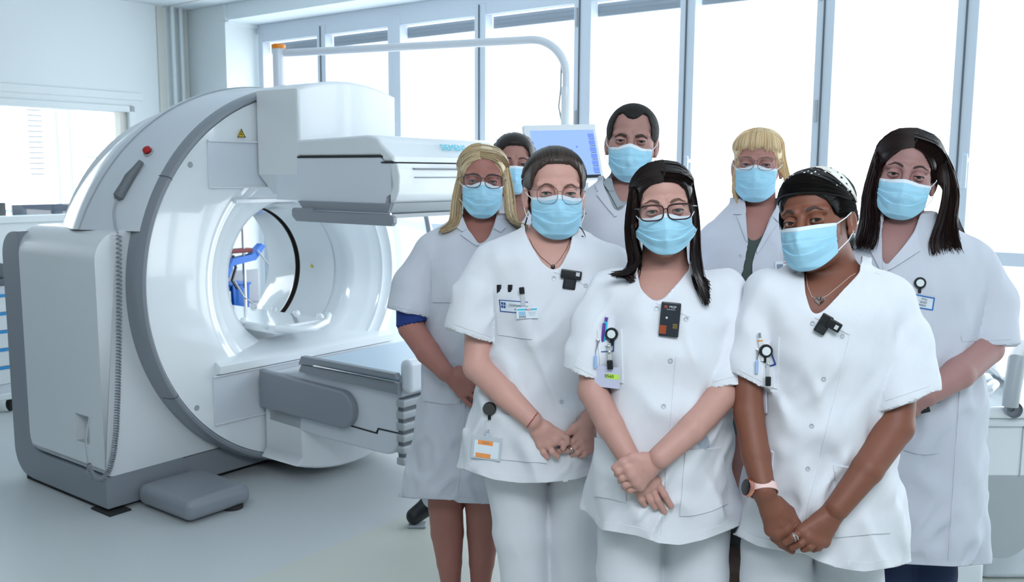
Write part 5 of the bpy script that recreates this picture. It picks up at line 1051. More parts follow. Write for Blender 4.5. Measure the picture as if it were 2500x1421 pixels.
# ---- C: front right, headscarf
def person_C():
    p = Person('C', 'woman in white tunic with black and white spotted headscarf, heart necklace and round smartwatch', (PY(1990, 1000, 2.2)[0],), None, 2.2)
    p.head((1958, 540), yaw=-22, pitch=-3, roll=-10, sc=1.02, jaw=1.0)
    p.neck(p.P(2035, 680, .03), .056, .062)
    rows = [(644, 1968, 2102, .055, .02), (664, 1920, 2140, .082, .015), (692, 1872, 2175, .1, .01), (745, 1848, 2195, .116), (850, 1858, 2168, .124, -.004), (950, 1866, 2136, .118), (1050, 1866, 2134, .124), (1150, 1852, 2158, .132), (1250, 1835, 2172, .138), (1420, 1812, 2185, .142)]
    p.torso(rows)
    p.arm([(1868, 718, 0), (1828, 900, -.04), (1828, 1010, -.07), (1845, 1110, -.12), (1864, 1196, -.165)], [.048, .037, .037, .035, .028])
    p.arm([(2165, 740, 0), (2196, 930, -.07), (2186, 1042, -.11), (2118, 1145, -.165), (2044, 1240, -.188)], [.05, .046, .044, .037, .029])
    p.hand((1866, 1206, -.16), [(1939, 1278, -.17), (1920, 1296, -.175), (1899, 1302, -.173), (1882, 1294, -.165)],
           [[(1948, 1296, -.165), (1940, 1306, -.155)], [(1926, 1318, -.17), (1936, 1332, -.165)], [(1905, 1322, -.17), (1930, 1338, -.168)], [(1890, 1314, -.165), (1908, 1330, -.168), (1934, 1345, -.170)]],
           [(1900, 1225, -.15), (1928, 1248, -.150), (1946, 1278, -.155)], rw=.029, rk=.0135)
    p.hand((2041, 1242, -.178), [(1956, 1298, -.195), (1972, 1312, -.2), (1994, 1320, -.198), (2011, 1322, -.19)],
           [[(1936, 1312, -.208), (1918, 1324, -.2)], [(1955, 1327, -.21), (1935, 1337, -.2)], [(1977, 1336, -.208), (1962, 1341, -.2)], [(1999, 1336, -.2), (1986, 1341, -.192)]],
           [(2000, 1262, -.165), (1975, 1280, -.160), (1955, 1290, -.160)], rw=.031, rk=.0135)
    p.body(SK['C']).eyes('3A241C').brows(BRD, z0=.020, lift=.006, th=.0034, x0=.014, x1=.047)
    p.mask(w=.066, ztop=-.014, zs=-.012, zb=-.113, sidez=-.078)
    H = p.H; hm = hair_mat('hair_black', '0A0909', '1E1A1A', .4, (40, 40, 40)); V, Q = hair_cap(p, .006, [(0, .060), (.03, .056), (.05, .040), (.060, .015), (.066, -.02)], zear=.0, zback=-.06, fx=.066); b = VB((V, Q))
    gd = []
    for bt, zz in ((20, 0), (28, 0), (38, 0), (50, 0)): gd.append([cap_pt(H, a, bt-5*math.sin(math.radians(a+40)), .008+.004*math.cos(math.radians(a))) for a in (-82, -55, -25, 5, 35, 62, 84)])
    strands(b, gd, 330, .0016, .0016, 21, 16, .6)
    gd = [[cap_pt(H, 50, 38, .004), cap_pt(H, 72, 34, .006), cap_pt(H, 86, 30, .004)], [cap_pt(H, 45, 50, .008), cap_pt(H, 70, 50, .008), cap_pt(H, 90, 60, .007)]]; strands(b, gd, 300, .0014, .0018, 22, 8)
    for q_ in (-1, 1): strands(b, [[osk(H, (q_*.056, .06, .040), .005), osk(H, (q_*.07, .02, .045), .0085), osk(H, (q_*.078, -.03, .03), .009)], [osk(H, (q_*.062, .045, .010), .003), osk(H, (q_*.072, .018, .016), .008), osk(H, (q_*.078, -.025, .012), .009), osk(H, (q_*.07, -.06, .0), .008)], [osk(H, (q_*.066, .035, -.012), .002), osk(H, (q_*.073, .01, .004), .006), osk(H, (q_*.078, -.025, .004), .008), osk(H, (q_*.07, -.06, -.01), .008)]], 420, .0012, .0012, 25, 10)
    gd = [[cap_pt(H, -60, 40, .002), H.w((-.070, .035, .02)), H.w((-.073, .025, -.02))], [cap_pt(H, -66, 55, .004), H.w((-.076, .01, .03)), H.w((-.077, .005, -.02))]]; strands(b, gd, 90, .0012, .002, 23, 8)
    part('hair', b, hm, p.root)
    # headscarf: a band over the crown, tied at the nape
    def band(b0, b1, infl, n=44, m=12, sh=0):
        G = np.zeros((n, m, 3))
        for i, a in enumerate(np.linspace(-92, 92, n)):
            for j, t in enumerate(np.linspace(b0, b1, m)): G[i, j] = cap_pt(H, a, t-(sh*math.sin(math.radians(a)) if a > 0 else 0), infl+.0022*math.sin(j*2.1+i*.12)*(1 if 0 < j < m-1 else 0))
        return G
    def dots(name, base, dot, sc, th=.18):
        m = bpy.data.materials.new(name); m.use_nodes = True; nt = m.node_tree; N = nt.nodes; L = nt.links; bs = N['Principled BSDF']; bs.inputs['Roughness'].default_value = .6; tc = N.new('ShaderNodeTexCoord'); mp_ = N.new('ShaderNodeMapping'); mp_.inputs['Scale'].default_value = (sc,)*3; mp_.inputs['Rotation'].default_value = (.3, .5, .2); L.new(tc.outputs['Object'], mp_.inputs[0]); v = N.new('ShaderNodeTexVoronoi'); v.inputs['Randomness'].default_value = .12; v.inputs['Scale'].default_value = 1; L.new(mp_.outputs[0], v.inputs[0]); lt = N.new('ShaderNodeMath'); lt.operation = 'LESS_THAN'; lt.inputs[1].default_value = th; L.new(v.outputs['Distance'], lt.inputs[0]); mx = N.new('ShaderNodeMix'); mx.data_type = 'RGBA'; L.new(lt.outputs[0], mx.inputs[0]); mx.inputs[6].default_value = lin(base); mx.inputs[7].default_value = lin(dot); L.new(mx.outputs[2], bs.inputs['Base Color']); return m
    sc_ = part('headscarf', B().grid(band(42, 82, .0125, sh=14)), dots('scarf_black_dots', '0C0C0E', 'E8E8E6', 95, .24), p.root); sc_.modifiers.new('thick', 'SOLIDIFY').thickness = .002
    wb = part('scarf_white_fold', B().grid(band(78, 114, .0150, sh=32)), dots('scarf_white_dots', 'E4E2DA', '101012', 55, .17), sc_); wb.modifiers.new('thick', 'SOLIDIFY').thickness = .002
    bk = part('scarf_back', B().grid(band(108, 155, .0125, sh=20)), MAT('scarf_black', '101012', .6), sc_); bk.modifiers.new('thick', 'SOLIDIFY').thickness = .002
    kn = B(); gd = [[p.P(2070, 575, .04), p.P(2076, 590, .03), p.P(2070, 605, .02)], [p.P(2076, 570, .05), p.P(2084, 592, .05), p.P(2076, 606, .04)]]; strands(kn, gd, 60, .0032, .003, 31, 8, .4); part('scarf_tail', kn, MAT('scarf_tail_black', '14161A', .6), sc_)
    P_ = H.w((.0815, -.002, -.040)); part('earring', B().ball(P_, .0028, 10), M['chrome'], p.root)
    pts = [(1968, 672), (1972, 700), (1982, 725), (2000, 732), (2022, 720), (2050, 697), (2076, 675), (2088, 668)]
    P_, N_ = surf_hit(p.S, [q_[0] for q_ in pts], [q_[1] for q_ in pts], p.Y); nk = part('necklace', B().tube(P_+N_*.001, .0006, 5), MAT('pale_chain', 'E8D8CC', .3), p.root)
    c, n_ = P_[3]+N_[3]*.003, N_[3]; x_ = np.cross((0, 0, 1), n_); x_ = -x_ if x_[0] < 0 else x_; x_ /= np.linalg.norm(x_); z_ = np.cross(n_, x_); z_ = -z_ if z_[2] < 0 else z_
    for s_ in (.0065, .0105):
        t = np.linspace(0, 2*math.pi, 28, endpoint=False); hx = 16*np.sin(t)**3/16; hz = (13*np.cos(t)-5*np.cos(2*t)-2*np.cos(3*t)-np.cos(4*t))/16; part('heart_pendant', B().tube([c+s_*(a*x_+b_*z_)-z_*.003 for a, b_ in zip(hx, hz)], .0009, 6, closed=True), M['chrome'], nk)
    g_ = Garment(p, loft=p.L, grow=.006); g_.sleeve([(1878, 722, 0), (1846, 800, -.01), (1830, 950, -.05)], [.060, .052, .042], [(1799, 902), (1866, 937)]); g_.sleeve([(2158, 745, 0), (2192, 830, -.03), (2212, 1010, -.09)], [.066, .066, .066], [(2141, 987), (2278, 942)])
    g_.hem([(1780, 1298), (1800, 1309), (1850, 1334), (1920, 1347), (1962, 1350), (2000, 1372), (2050, 1388), (2110, 1397), (2190, 1384), (2230, 1370)]); g_.neck([(1958, 620), (1962, 660), (1966, 715), (1976, 750), (1988, 775), (2015, 755), (2052, 716), (2100, 664), (2106, 620)], [(1958, 620), (1962, 655), (2102, 660), (2106, 620)], .015)
    g_.folds(.010, 9, p.P(1990, 1080)[2]); g_.build('tunic', CLOTH, .006); g_.hemband([(1800, 1309), (1850, 1334), (1920, 1347), (1962, 1350), (2000, 1372), (2050, 1388), (2110, 1397), (2190, 1384)], 22, 1818, 2182); g_.cuff([(1799, 902), (1866, 937)], (6, -22), 7); g_.cuff([(2141, 987), (2278, 942)], (-6, -24), 22, 9)
    g_.patch('chest_pocket', [(1868, 842), (1903, 822), (1898, 950), (1862, 940)], .0035, CLOTH); g_.patch('hip_pocket', [(2037, 1135), (2165, 1152), (2172, 1300), (2040, 1310)], .004, CLOTH); g_.patch('hip_pocket', [(1868, 1092), (1890, 1104), (1884, 1190), (1862, 1185)], .004, CLOTH)
    g_.patch('placket', [(2074, 815), (2081, 818), (1979, 1235), (1972, 1235)], .0024, CLOTH, 6, 60); g_.patch('front_facing', [(1989, 776), (1993, 772), (2080, 812), (2075, 818)], .002, CLOTH, 24, 5); g_.patch('placket', [(1972, 1235), (1979, 1235), (1968, 1290), (1962, 1288)], .0024, CLOTH, 5, 12)
    for q_ in ((1984, 789), (2056, 820), (2011, 925), (1982, 1040), (1972, 1144)): g_.snap(*q_, r=.005)
    # dosimeter, tilted
    t_, F_ = g_.tag('dosimeter', 2010, 790, .026, .046, .010, M['black'], .006, -28, None, .003); part('dosimeter_body', place(B().box((.004, -.002, -.008), (.036, .020, .004), .003), F_[0], F_[1], F_[2], F_[3]), M['black'], t_); o_, X_, Z_, n_ = F_; decal('dosimeter_label', (np.array(o_)+np.array(n_)*.004, X_, Z_, n_), .026, .008, .008, .010, MAT('label_grey2', 'C8CCD2', .5), t_)
    for k in range(5): decal('clip_print', F_, 0, -.006-.004*k, .018, .0007, MAT('print_dim2', '4A4E56', .6), t_)
    pn = g_.frame(1855, 828, .004, tilt=8); t_ = part('pen', place(B().tube([(0, -.05, .005), (0, .004, .005)], .0055, 8), *pn[:3], pn[3]), M['wall'], g_.o); part('pen_band', place(B().tube([(0, -.004, .005), (0, -.001, .005)], .0058, 8), *pn[:3], pn[3]), M['orange'], t_); part('pen_button', place(B().tube([(0, .004, .005), (0, .016, .005)], .0038, 8), *pn[:3], pn[3]), M['chrome'], t_)
    nm = g_.patch('name_strip', [(1858, 862), (1886, 860), (1896, 888), (1866, 897)], .0046, MAT('name_white3', 'DCE2E8', .6), 8, 6, None, .003); br = MAT('print_blue3', '2C3E90', .6); g_.patch('name_strip_border', [(1884, 860), (1887, 859), (1897, 887), (1894, 888)], .0055, br, 4, 8, nm, .004); g_.patch('name_strip_border', [(1866, 895), (1896, 886), (1897, 889), (1867, 898)], .0055, br, 8, 4, nm, .004)
    badge_reel(g_, 1867, 855, .0155, M['black'], M['black'], M['wall'])
    t2, F2 = g_.tag('badge_strap', 1871, 898, .008, .050, .0012, MAT('strap_clear3', 'BFC4C6', .2), .010, 0); part('strap_clip', place(B().box((-.006, -.04, 0), (.006, -.018, .008), .002), F2[0], F2[1], F2[2], F2[3]), M['black'], t2); part('strap_snap', place(B().ball((0, .012, .002), .0035, 8), F2[0], F2[1], F2[2], F2[3]), M['chrome'], t2)
    t3, F3 = g_.tag('id_card', 1866, 968, .024, .075, .002, MAT('card_edge', 'B9B2C4', .3), .012, 4); decal('card_edge_line', F3, .010, 0, .002, .07, M['wall'], t3)
    keyfob(g_, 1848, 856, 1847, 893)
    # watch
    c = p.P(1862, 1196, -.16); ax = p.P(1845, 1110, -.09)-p.P(1864, 1206, -.16); ax /= np.linalg.norm(ax); f = CAM-c; f = f-ax*(f @ ax); f /= np.linalg.norm(f); s_ = np.cross(ax, f)
    if s_[0] < 0: s_ = -s_
    pk_ = MAT('strap_pink', 'EBC9C6', .55); ro = MAT('rose_gold', 'D8937E', .2, .9); prof = []
    G = np.array([[c+ax*h_+(.0345*math.cos(t))*s_+(.0325*math.sin(t))*f for h_ in (-.009, -.0085, .0085, .009)] for t in np.linspace(0, 2*math.pi, 32, endpoint=False)]); w_ = part('smartwatch', B().grid(G, cu=True), pk_, p.root, label='round black smartwatch with pale pink strap'); w_.modifiers.new('thick', 'SOLIDIFY').thickness = .003
    d = -s_*.80+f*.60; d /= np.linalg.norm(d); cc = c+d*.034; px_ = np.cross(d, ax); fr_ = (cc, px_, ax, d); part('watch_case', place(B().lathe([(0, 0), (.0205, 0), (.0215, .003), (.0205, .009), (.0185, .0105)], (0, 0, 0), 2, 36), cc, px_, ax, d), ro, w_); part('watch_face', place(B().lathe([(.0188, .0102), (.0175, .0112), (0, .0114)], (0, 0, 0), 2, 36), cc, px_, ax, d), MAT('watch_glass', '060608', .08), w_)
    ring(p, p.P(1939, 1311, -.206), p.P(1930, 1317, -.205)-p.P(1950, 1303, -.200), .0105)
    trousers(p, [[(1895, 1340, .02), (1895, 1420, .02), (1900, 1550, .02), (1900, 1800, .02)], [(2070, 1340, .02), (2068, 1420, .02), (2065, 1550, .02), (2060, 1800, .02)]], CLOTH, r=(.084, .08, .07))
    return p

def coat_bits(g_, polys, mat, off=.007):
    for nm, q4 in polys: g_.patch(nm, q4, off, mat, 12, 12, None, .001)
def long_hair(p, cap, cut_, tl, tr_, bts, hm, n=420, r=.0024, jit=.004, wave=.001, part_x=3, seed=50, infl=.012, front=29, r80=True):
    H = p.H; V, Q = hair_cap(p, .0045, cut_, zear=-.05, zback=-.09, fx=.062, h=.0035); b = VB((V, Q)); L_, R_ = [], []
    for bt, a_, c_ in zip(bts, tl, tr_): L_.append([cap_pt(H, a, bt, infl*i_) for a, i_ in ((part_x, .9), (-28, 1), (-56, 1), (-78, .65))]+[p.P(*t) for t in a_]); R_.append([cap_pt(H, a, bt, infl*i_) for a, i_ in ((part_x-4, .9), (30, 1), (58, .95), (80, .5))[:4 if r80 else 3]]+[p.P(*t) for t in c_])
    strands(b, L_, n, r, jit, seed, 18, .3, wave); strands(b, R_, n, r, jit, seed+1, 18, .3, wave)
    strands(b, [hairline(H, -1, cut_, -math.sin(math.radians(part_x))*.07+.002)+[p.P(*t) for t in tl[0][1:]], L_[0]], n, r*.7, .0015, seed+2, 22); strands(b, [hairline(H, 1, cut_, math.sin(math.radians(part_x))*.07+.002)+[p.P(*t) for t in tr_[0][1:]], R_[0]], n, r*.7, .0015, seed+3, 22)
    return b
def person_D():
    p = Person('D', 'woman in knee-length white coat with bare legs, shoulder-length blonde hair and dark glasses', (PY(1150, 1000, 3.2)[0],), None, 3.2)
    p.head((1179, 442), yaw=1, pitch=-3, roll=2, sc=1.07, jaw=1.05); p.neck(p.P(1172, 585, .03), .058, .066)
    rows = [(532, 1128, 1222, .06, .02), (552, 1075, 1275, .085, .015), (585, 1045, 1305, .11, .01), (680, 1052, 1305, .13), (770, 1050, 1298, .135), (900, 1042, 1295, .135), (1000, 1032, 1298, .14), (1100, 1014, 1305, .145), (1290, 985, 1312, .15)]
    p.torso(rows); p.arm([(1050, 615, 0), (1003, 730, -.02), (1004, 800, -.06), (1045, 860, -.135), (1086, 908, -.195)], [.055, .05, .047, .044, .031]); p.arm([(1300, 620, 0), (1330, 740, .0), (1320, 830, -.03), (1250, 890, -.12), (1200, 940, -.18)], [.055, .05, .045, .04, .03])
    p.hand((1090, 912, -.19), [(1146, 924, -.205), (1150, 942, -.207), (1144, 957, -.205), (1126, 964, -.2)], [[(1162, 934, -.21), (1174, 942, -.2)], [(1163, 955, -.21), (1172, 962, -.2)], [(1156, 968, -.208), (1166, 976, -.2)], [(1138, 980, -.205), (1154, 993, -.2)]], [(1120, 902, -.19), (1148, 908, -.195), (1166, 918, -.195)], rw=.029)
    p.hand((1200, 935, -.18), [(1166, 948, -.19), (1164, 962, -.19), (1168, 974, -.188), (1176, 984, -.185)], [[(1154, 956, -.185), (1146, 960, -.18)], [(1152, 970, -.19), (1144, 974, -.18)], [(1156, 984, -.186), (1150, 988, -.178)], [(1166, 994, -.182), (1160, 998, -.178)]], [(1190, 922, -.17), (1172, 928, -.17), (1158, 936, -.17)], rw=.027)
    for x0, x1, x2 in ((1088, 1092, 1102), (1178, 1180, 1172)):
        a, k, c, f = p.P(x0, 1050, .02), p.P(x0, 1235, .0), p.P(x1, 1300, .03), p.P(x2, 1392, .03); f[2] = .09; t = f+np.array([-.01, -.16, -.065]); h_ = f+np.array([0, .03, -.055]); p.S.chain([a, k, c, (c+f)/2, f], [.075, .062, .060, .046, .032], .006); p.S.cone(f, t, .034, .022, .02); p.S.cone(f, h_, .034, .03, .02)
        part('sandal', B().box((f[0]-.05, f[1]-.2, .0), (f[0]+.045, f[1]+.07, .018), .008).tube([(f[0]-.045, f[1]-.02, .01), (f[0]-.03, f[1]-.055, .082), (f[0]+.0, f[1]-.06, .092), (f[0]+.035, f[1]-.05, .07), (f[0]+.045, f[1]-.02, .01)], .008, 6), M['rubber'], p.root)
    p.body(SK['D'], h=.0065, hh=.003, hd=.0024).eyes('4E6472').brows(BRW, z0=.018, lift=.004, th=.0022); p.mask(w=.064, ztop=-.002, zs=-.014, zb=-.118, sidez=-.075)
    p.glasses(MAT('black_frame', '1C1C26', .25), cx=.033, cz=-.002, hw=.0265, hh=.0205, r=.0013, shape=2.8, rim_top=.4)
    tl = [[(1132, 430, -.03), (1125, 490, -.03), (1124, 535, -.05), (1108, 556, -.08), (1078, 566, -.09)], [(1122, 420, .0), (1106, 480, .0), (1102, 530, -.02), (1092, 552, -.06), (1070, 566, -.08)], [(1128, 430, .03), (1114, 490, .04), (1112, 540, .03), (1104, 560, .0), (1085, 572, -.04)]]
    tr_ = [[(1231, 425, -.03), (1234, 480, -.03), (1238, 525, -.05), (1255, 545, -.08), (1288, 552, -.09)], [(1240, 415, .0), (1252, 470, .0), (1256, 520, -.02), (1264, 545, -.06), (1292, 556, -.08)], [(1234, 430, .03), (1240, 490, .04), (1242, 540, .03), (1252, 560, .0), (1278, 566, -.04)]]
    b = long_hair(p, (.084, .102, .088), [(0, .070), (.03, .062), (.05, .040), (.058, .015), (.062, -.03)], tl, tr_, (38, 80, 125), None, 700, .0020, .003, seed=50, part_x=-8); part('hair', b, hair_mat('hair_blonde_streaks', '7E6850', 'E2CDA6', .45, (45, 45, 4)), p.root)
    u_ = Garment(p, loft=p.L, grow=-.004); u_.sleeve([(1050, 620, 0), (1008, 740, -.03), (1006, 840, -.07)], [.058, .057, .055], [(972, 802), (1044, 782)]); u_.cuts.append(lambda P: np.where(proj(P)[:, 1] < 700, 1.0, -1.0)*.05); u_.cuts.append(lambda P: np.where(P[:, 0] > p.P(1056, 760)[0], .05, -.05)); u_.cuts.append(lambda P: np.where(proj(P)[:, 1] > 870, .05, -.05)); u_.build('undershirt_sleeve', MAT('navy_knit', '16337A', .8), .008)
    g_ = Garment(p, loft=p.L, grow=.006); g_.sleeve([(1055, 622, 0), (1013, 700, -.01), (995, 790, -.04)], [.066, .070, .072], [(951, 747), (1046, 770)]); g_.sleeve([(1298, 625, 0), (1335, 710, 0), (1345, 810, 0)], [.064, .066, .066], [(1290, 780), (1400, 765)])
    g_.hem([(970, 1212), (990, 1215), (1050, 1219), (1110, 1221), (1116, 1228), (1180, 1230), (1320, 1236)]); g_.neck([(1126, 500), (1130, 531), (1143, 561), (1156, 580), (1170, 598), (1184, 590), (1196, 575), (1211, 533), (1212, 500)], [(1126, 500), (1128, 530), (1213, 530), (1213, 500)], .015); g_.folds(.009, 13, p.P(1150, 1000)[2]); g_.build('lab_coat', CLOTH2, .008); g_.hemband([(990, 1215), (1050, 1219), (1110, 1221), (1116, 1228), (1180, 1230)], 14, 998, 1188, mat=CLOTH2); g_.cuff([(951, 747), (1046, 770)], (3, -16), 6, mat=CLOTH2)
    coat_bits(g_, [('collar', [(1112, 556), (1130, 534), (1143, 561), (1130, 568)]), ('lapel', [(1124, 574), (1143, 561), (1169, 599), (1163, 601)]), ('collar', [(1211, 534), (1234, 558), (1222, 569), (1205, 560)])], CLOTH2); g_.patch('chest_pocket', [(1053, 634), (1150, 634), (1150, 738), (1057, 738)], .004, CLOTH2); g_.patch('hip_pocket', [(1043, 880), (1130, 884), (1125, 984), (1035, 978)], .005, CLOTH2, curve=4); g_.patch('placket', [(1166, 600), (1171, 600), (1116, 1226), (1110, 1221)], .0035, CLOTH2, 5, 60)
    return p
def person_E():
    p = Person('E', 'person half hidden at the back, short dark tousled hair, one black shoe showing', (PY(1262, 1000, 3.75)[0],), None, 3.75)
    p.head((1257, 400), yaw=3, pitch=-3, roll=1, sc=1.05); p.neck(p.P(1268, 520, .03), .056, .062)
    p.torso([(485, 1235, 1312, .06, .02), (505, 1195, 1350, .09, .01), (540, 1165, 1385, .115), (640, 1165, 1385, .125), (900, 1170, 1385, .13), (1150, 1160, 1392, .14)]); p.arm([(1180, 560, 0), (1160, 700, .0), (1165, 800, .0), (1170, 930, -.05)], [.05, .045, .04, .03]); p.arm([(1370, 560, 0), (1390, 700, .0), (1385, 800, .0), (1380, 930, -.05)], [.05, .045, .04, .03])
    for x in (1170, 1380): p.hand((x, 935, -.05), [(x-12, 972, -.07), (x-4, 976, -.07), (x+5, 976, -.065), (x+13, 972, -.06)], [[(x-14, 990, -.08), (x-12, 1004, -.085)], [(x-5, 998, -.08), (x-4, 1012, -.085)], [(x+6, 996, -.075), (x+6, 1010, -.08)], [(x+15, 986, -.068), (x+15, 998, -.075)]], [(x-16, 952, -.06), (x-20, 970, -.07)], sc=.9)
    p.body(SK['E'], h=.008, hh=.0034, hd=.0028).eyes('2E2624').brows(BRD, z0=.018, lift=.004, th=.0026); p.mask(w=.062, ztop=-.008, zs=-.010, zb=-.115)
    H = p.H; hm = hair_mat('hair_dark_brown', '17110F', '3A2C26', .45, (50, 50, 50)); V, Q = hair_cap(p, .012, [(0, .068), (.03, .066), (.05, .048), (.058, .02), (.064, -.01)], h=.0035); b = VB((V, Q))
    strands(b, [[cap_pt(H, a, t, .008) for t in (30, 46, 66)]+[cap_pt(H, a-6, 84, .014)] for a in np.linspace(-60, 60, 9)], 420, .0018, .002, 60, 8); strands(b, [[cap_pt(H, a, t, .006) for a in (-40, -62, -84)] for t in (50, 80, 110)], 120, .002, .004, 61, 8); strands(b, [[cap_pt(H, a, t, .006) for a in (40, 62, 84)] for t in (50, 80, 110)], 120, .002, .004, 62, 8); part('hair', b, hm, p.root)
    g_ = Garment(p, loft=p.L, grow=.006); g_.sleeve([(1182, 565, 0), (1162, 660, 0), (1155, 790, 0)], [.064, .064, .062], [(1120, 760), (1200, 770)]); g_.sleeve([(1368, 565, 0), (1388, 660, 0), (1395, 790, 0)], [.064, .064, .062], [(1350, 770), (1435, 760)]); g_.hem([(1100, 1100), (1450, 1100)]); g_.neck([(1232, 460), (1234, 492), (1262, 560), (1282, 530), (1300, 490), (1302, 460)], [(1232, 460), (1234, 486), (1302, 486), (1302, 460)], .015); g_.folds(.008, 17, p.P(1250, 900)[2]); g_.build('lab_coat', CLOTH2, .010)
    T = Sdf(); a = [p.P(1225, 1040, .0), p.P(1130, 1130, -.0), p.P(1062, 1210, .2)]; T.chain(a, [.09, .075, .06], .02); c = [p.P(1310, 1040, .0), p.P(1315, 1150, .0), p.P(1318, 1300, .0)]; c[2][2] = .06; T.chain(c, [.09, .075, .06], .02); V, Q = snets(T, np.min([o[1]-o[2] for o in T.ops], 0), np.max([o[1]+o[2] for o in T.ops], 0), .01); part('trousers', VB((V, Q)), CLOTH2, p.root)
    f = PZ(1012, 1270, .03); S_ = Sdf(); S_.cone(f+np.array([.0, .0, .02]), f+np.array([.07, .05, .06]), .038, .045, .02); S_.cone(f+np.array([.07, .05, .06]), f+np.array([.10, .08, .12]), .045, .05, .02); V, Q = snets(S_, f-.15, f+.25, .005); part('shoe', VB((V, Q)), M['black'], p.root, label='black shoe seen beside the bare legs'); part('shoe_sole', B().box(f+np.array([-.03, -.03, -.03]), f+np.array([.055, .035, -.016]), .006), M['lgrey'], p.root)
    part('shoe', B().ball((c[2][0], c[2][1]-.06, .045), .05, 14, (1, 2.4, .9)), M['black'], p.root)
def person_F():
    p = Person('F', 'tall man at the back, very short dark hair, white coat over grey shirt collar', (PY(1545, 1000, 3.0)[0],), None, 3.0)
    p.head((1540, 343), yaw=-2, pitch=-2, roll=3, sc=1.045, jaw=1.12, lid=.0030); p.neck(p.P(1545, 475, .03), .062, .070)
    p.torso([(440, 1484, 1606, .065, .02), (458, 1440, 1632, .09, .015), (492, 1412, 1645, .115, .01), (560, 1408, 1652, .13), (700, 1412, 1655, .135), (900, 1418, 1668, .13), (1100, 1412, 1676, .14), (1300, 1405, 1682, .145)]); p.arm([(1425, 520, 0), (1408, 660, .02), (1412, 780, .02), (1420, 900, -.04)], [.055, .05, .045, .033]); p.arm([(1638, 520, 0), (1650, 660, .03), (1652, 780, .03), (1672, 900, -.02)], [.055, .05, .045, .033])
    for x in (1420, 1672): p.hand((x, 905, -.05), [(x-14, 948, -.07), (x-5, 952, -.07), (x+6, 952, -.065), (x+15, 948, -.06)], [[(x-16, 972, -.08), (x-14, 990, -.085)], [(x-6, 980, -.08), (x-5, 998, -.085)], [(x+7, 978, -.075), (x+7, 996, -.08)], [(x+17, 966, -.068), (x+17, 980, -.075)]], [(x-18, 925, -.06), (x-24, 950, -.07)], sc=1.0)
    p.body(SK['F'], h=.007, hh=.0032, hd=.0024).eyes('3A302C').brows(BRD, z0=.013, lift=.003, th=.0036, x1=.049); p.mask(w=.066, ztop=-.010, zs=-.022, zb=-.124, sidez=-.075)
    H = p.H; hm = hair_mat('hair_short_dark', '120F0F', '2C2523', .7, (160, 160, 160)); V, Q = hair_cap(p, .007, [(0, .062), (.014, .066), (.030, .080), (.044, .074), (.056, .045), (.060, .01), (.064, -.03)], zear=-.002, fx=.066, ef=.008, post=lambda P: .0016*(noise(P*420)-.5)); part('hair', VB((V, Q)), hm, p.root)
    s_ = Garment(p, loft=p.L, grow=.002); s_.neck([(1488, 400), (1492, 432), (1500, 462), (1519, 502), (1545, 480), (1600, 440), (1605, 400)], [(1486, 400), (1486, 432), (1606, 432), (1606, 400)], .015); s_.cuts.append(lambda P: (proj(P)[:, 1]-620)/700); s_.build('shirt', MAT('grey_shirt', '9AA3AA', .85, bump=.2, bscale=800), .008); s_.patch('collar', [(1474, 452), (1493, 428), (1500, 470), (1486, 470)], .009, s_.o.data.materials[0], 10, 10, None, -.002); s_.patch('collar', [(1486, 470), (1500, 470), (1519, 503), (1508, 510)], .007, s_.o.data.materials[0], 8, 8, None, -.002)
    g_ = Garment(p, loft=p.L, grow=.010); g_.sleeve([(1428, 525, 0), (1408, 640, .02), (1412, 800, .02)], [.070, .066, .06], [(1370, 840), (1450, 840)]); g_.sleeve([(1634, 525, 0), (1650, 640, .03), (1654, 800, .03)], [.068, .064, .06], [(1610, 840), (1705, 840)]); g_.hem([(1350, 1180), (1750, 1180)]); g_.neck([(1474, 400), (1471, 450), (1488, 490), (1506, 528), (1530, 495), (1600, 440), (1612, 400)], [(1474, 400), (1474, 440), (1612, 440), (1612, 400)], .015); g_.folds(.009, 21, p.P(1540, 1000)[2]); g_.build('lab_coat', CLOTH2, .008)
    coat_bits(g_, [('lapel', [(1458, 478), (1472, 452), (1506, 528), (1500, 530)]), ('collar', [(1455, 452), (1472, 445), (1478, 465), (1460, 470)])], CLOTH2)
    trousers(p, [[(1490, 1080, .02), (1492, 1250, .02), (1494, 1400, .02)], [(1600, 1080, .02), (1598, 1250, .02), (1596, 1400, .02)]], MAT('grey_trousers', '3A4048', .8), r=(.10, .08, .07), h=.012)
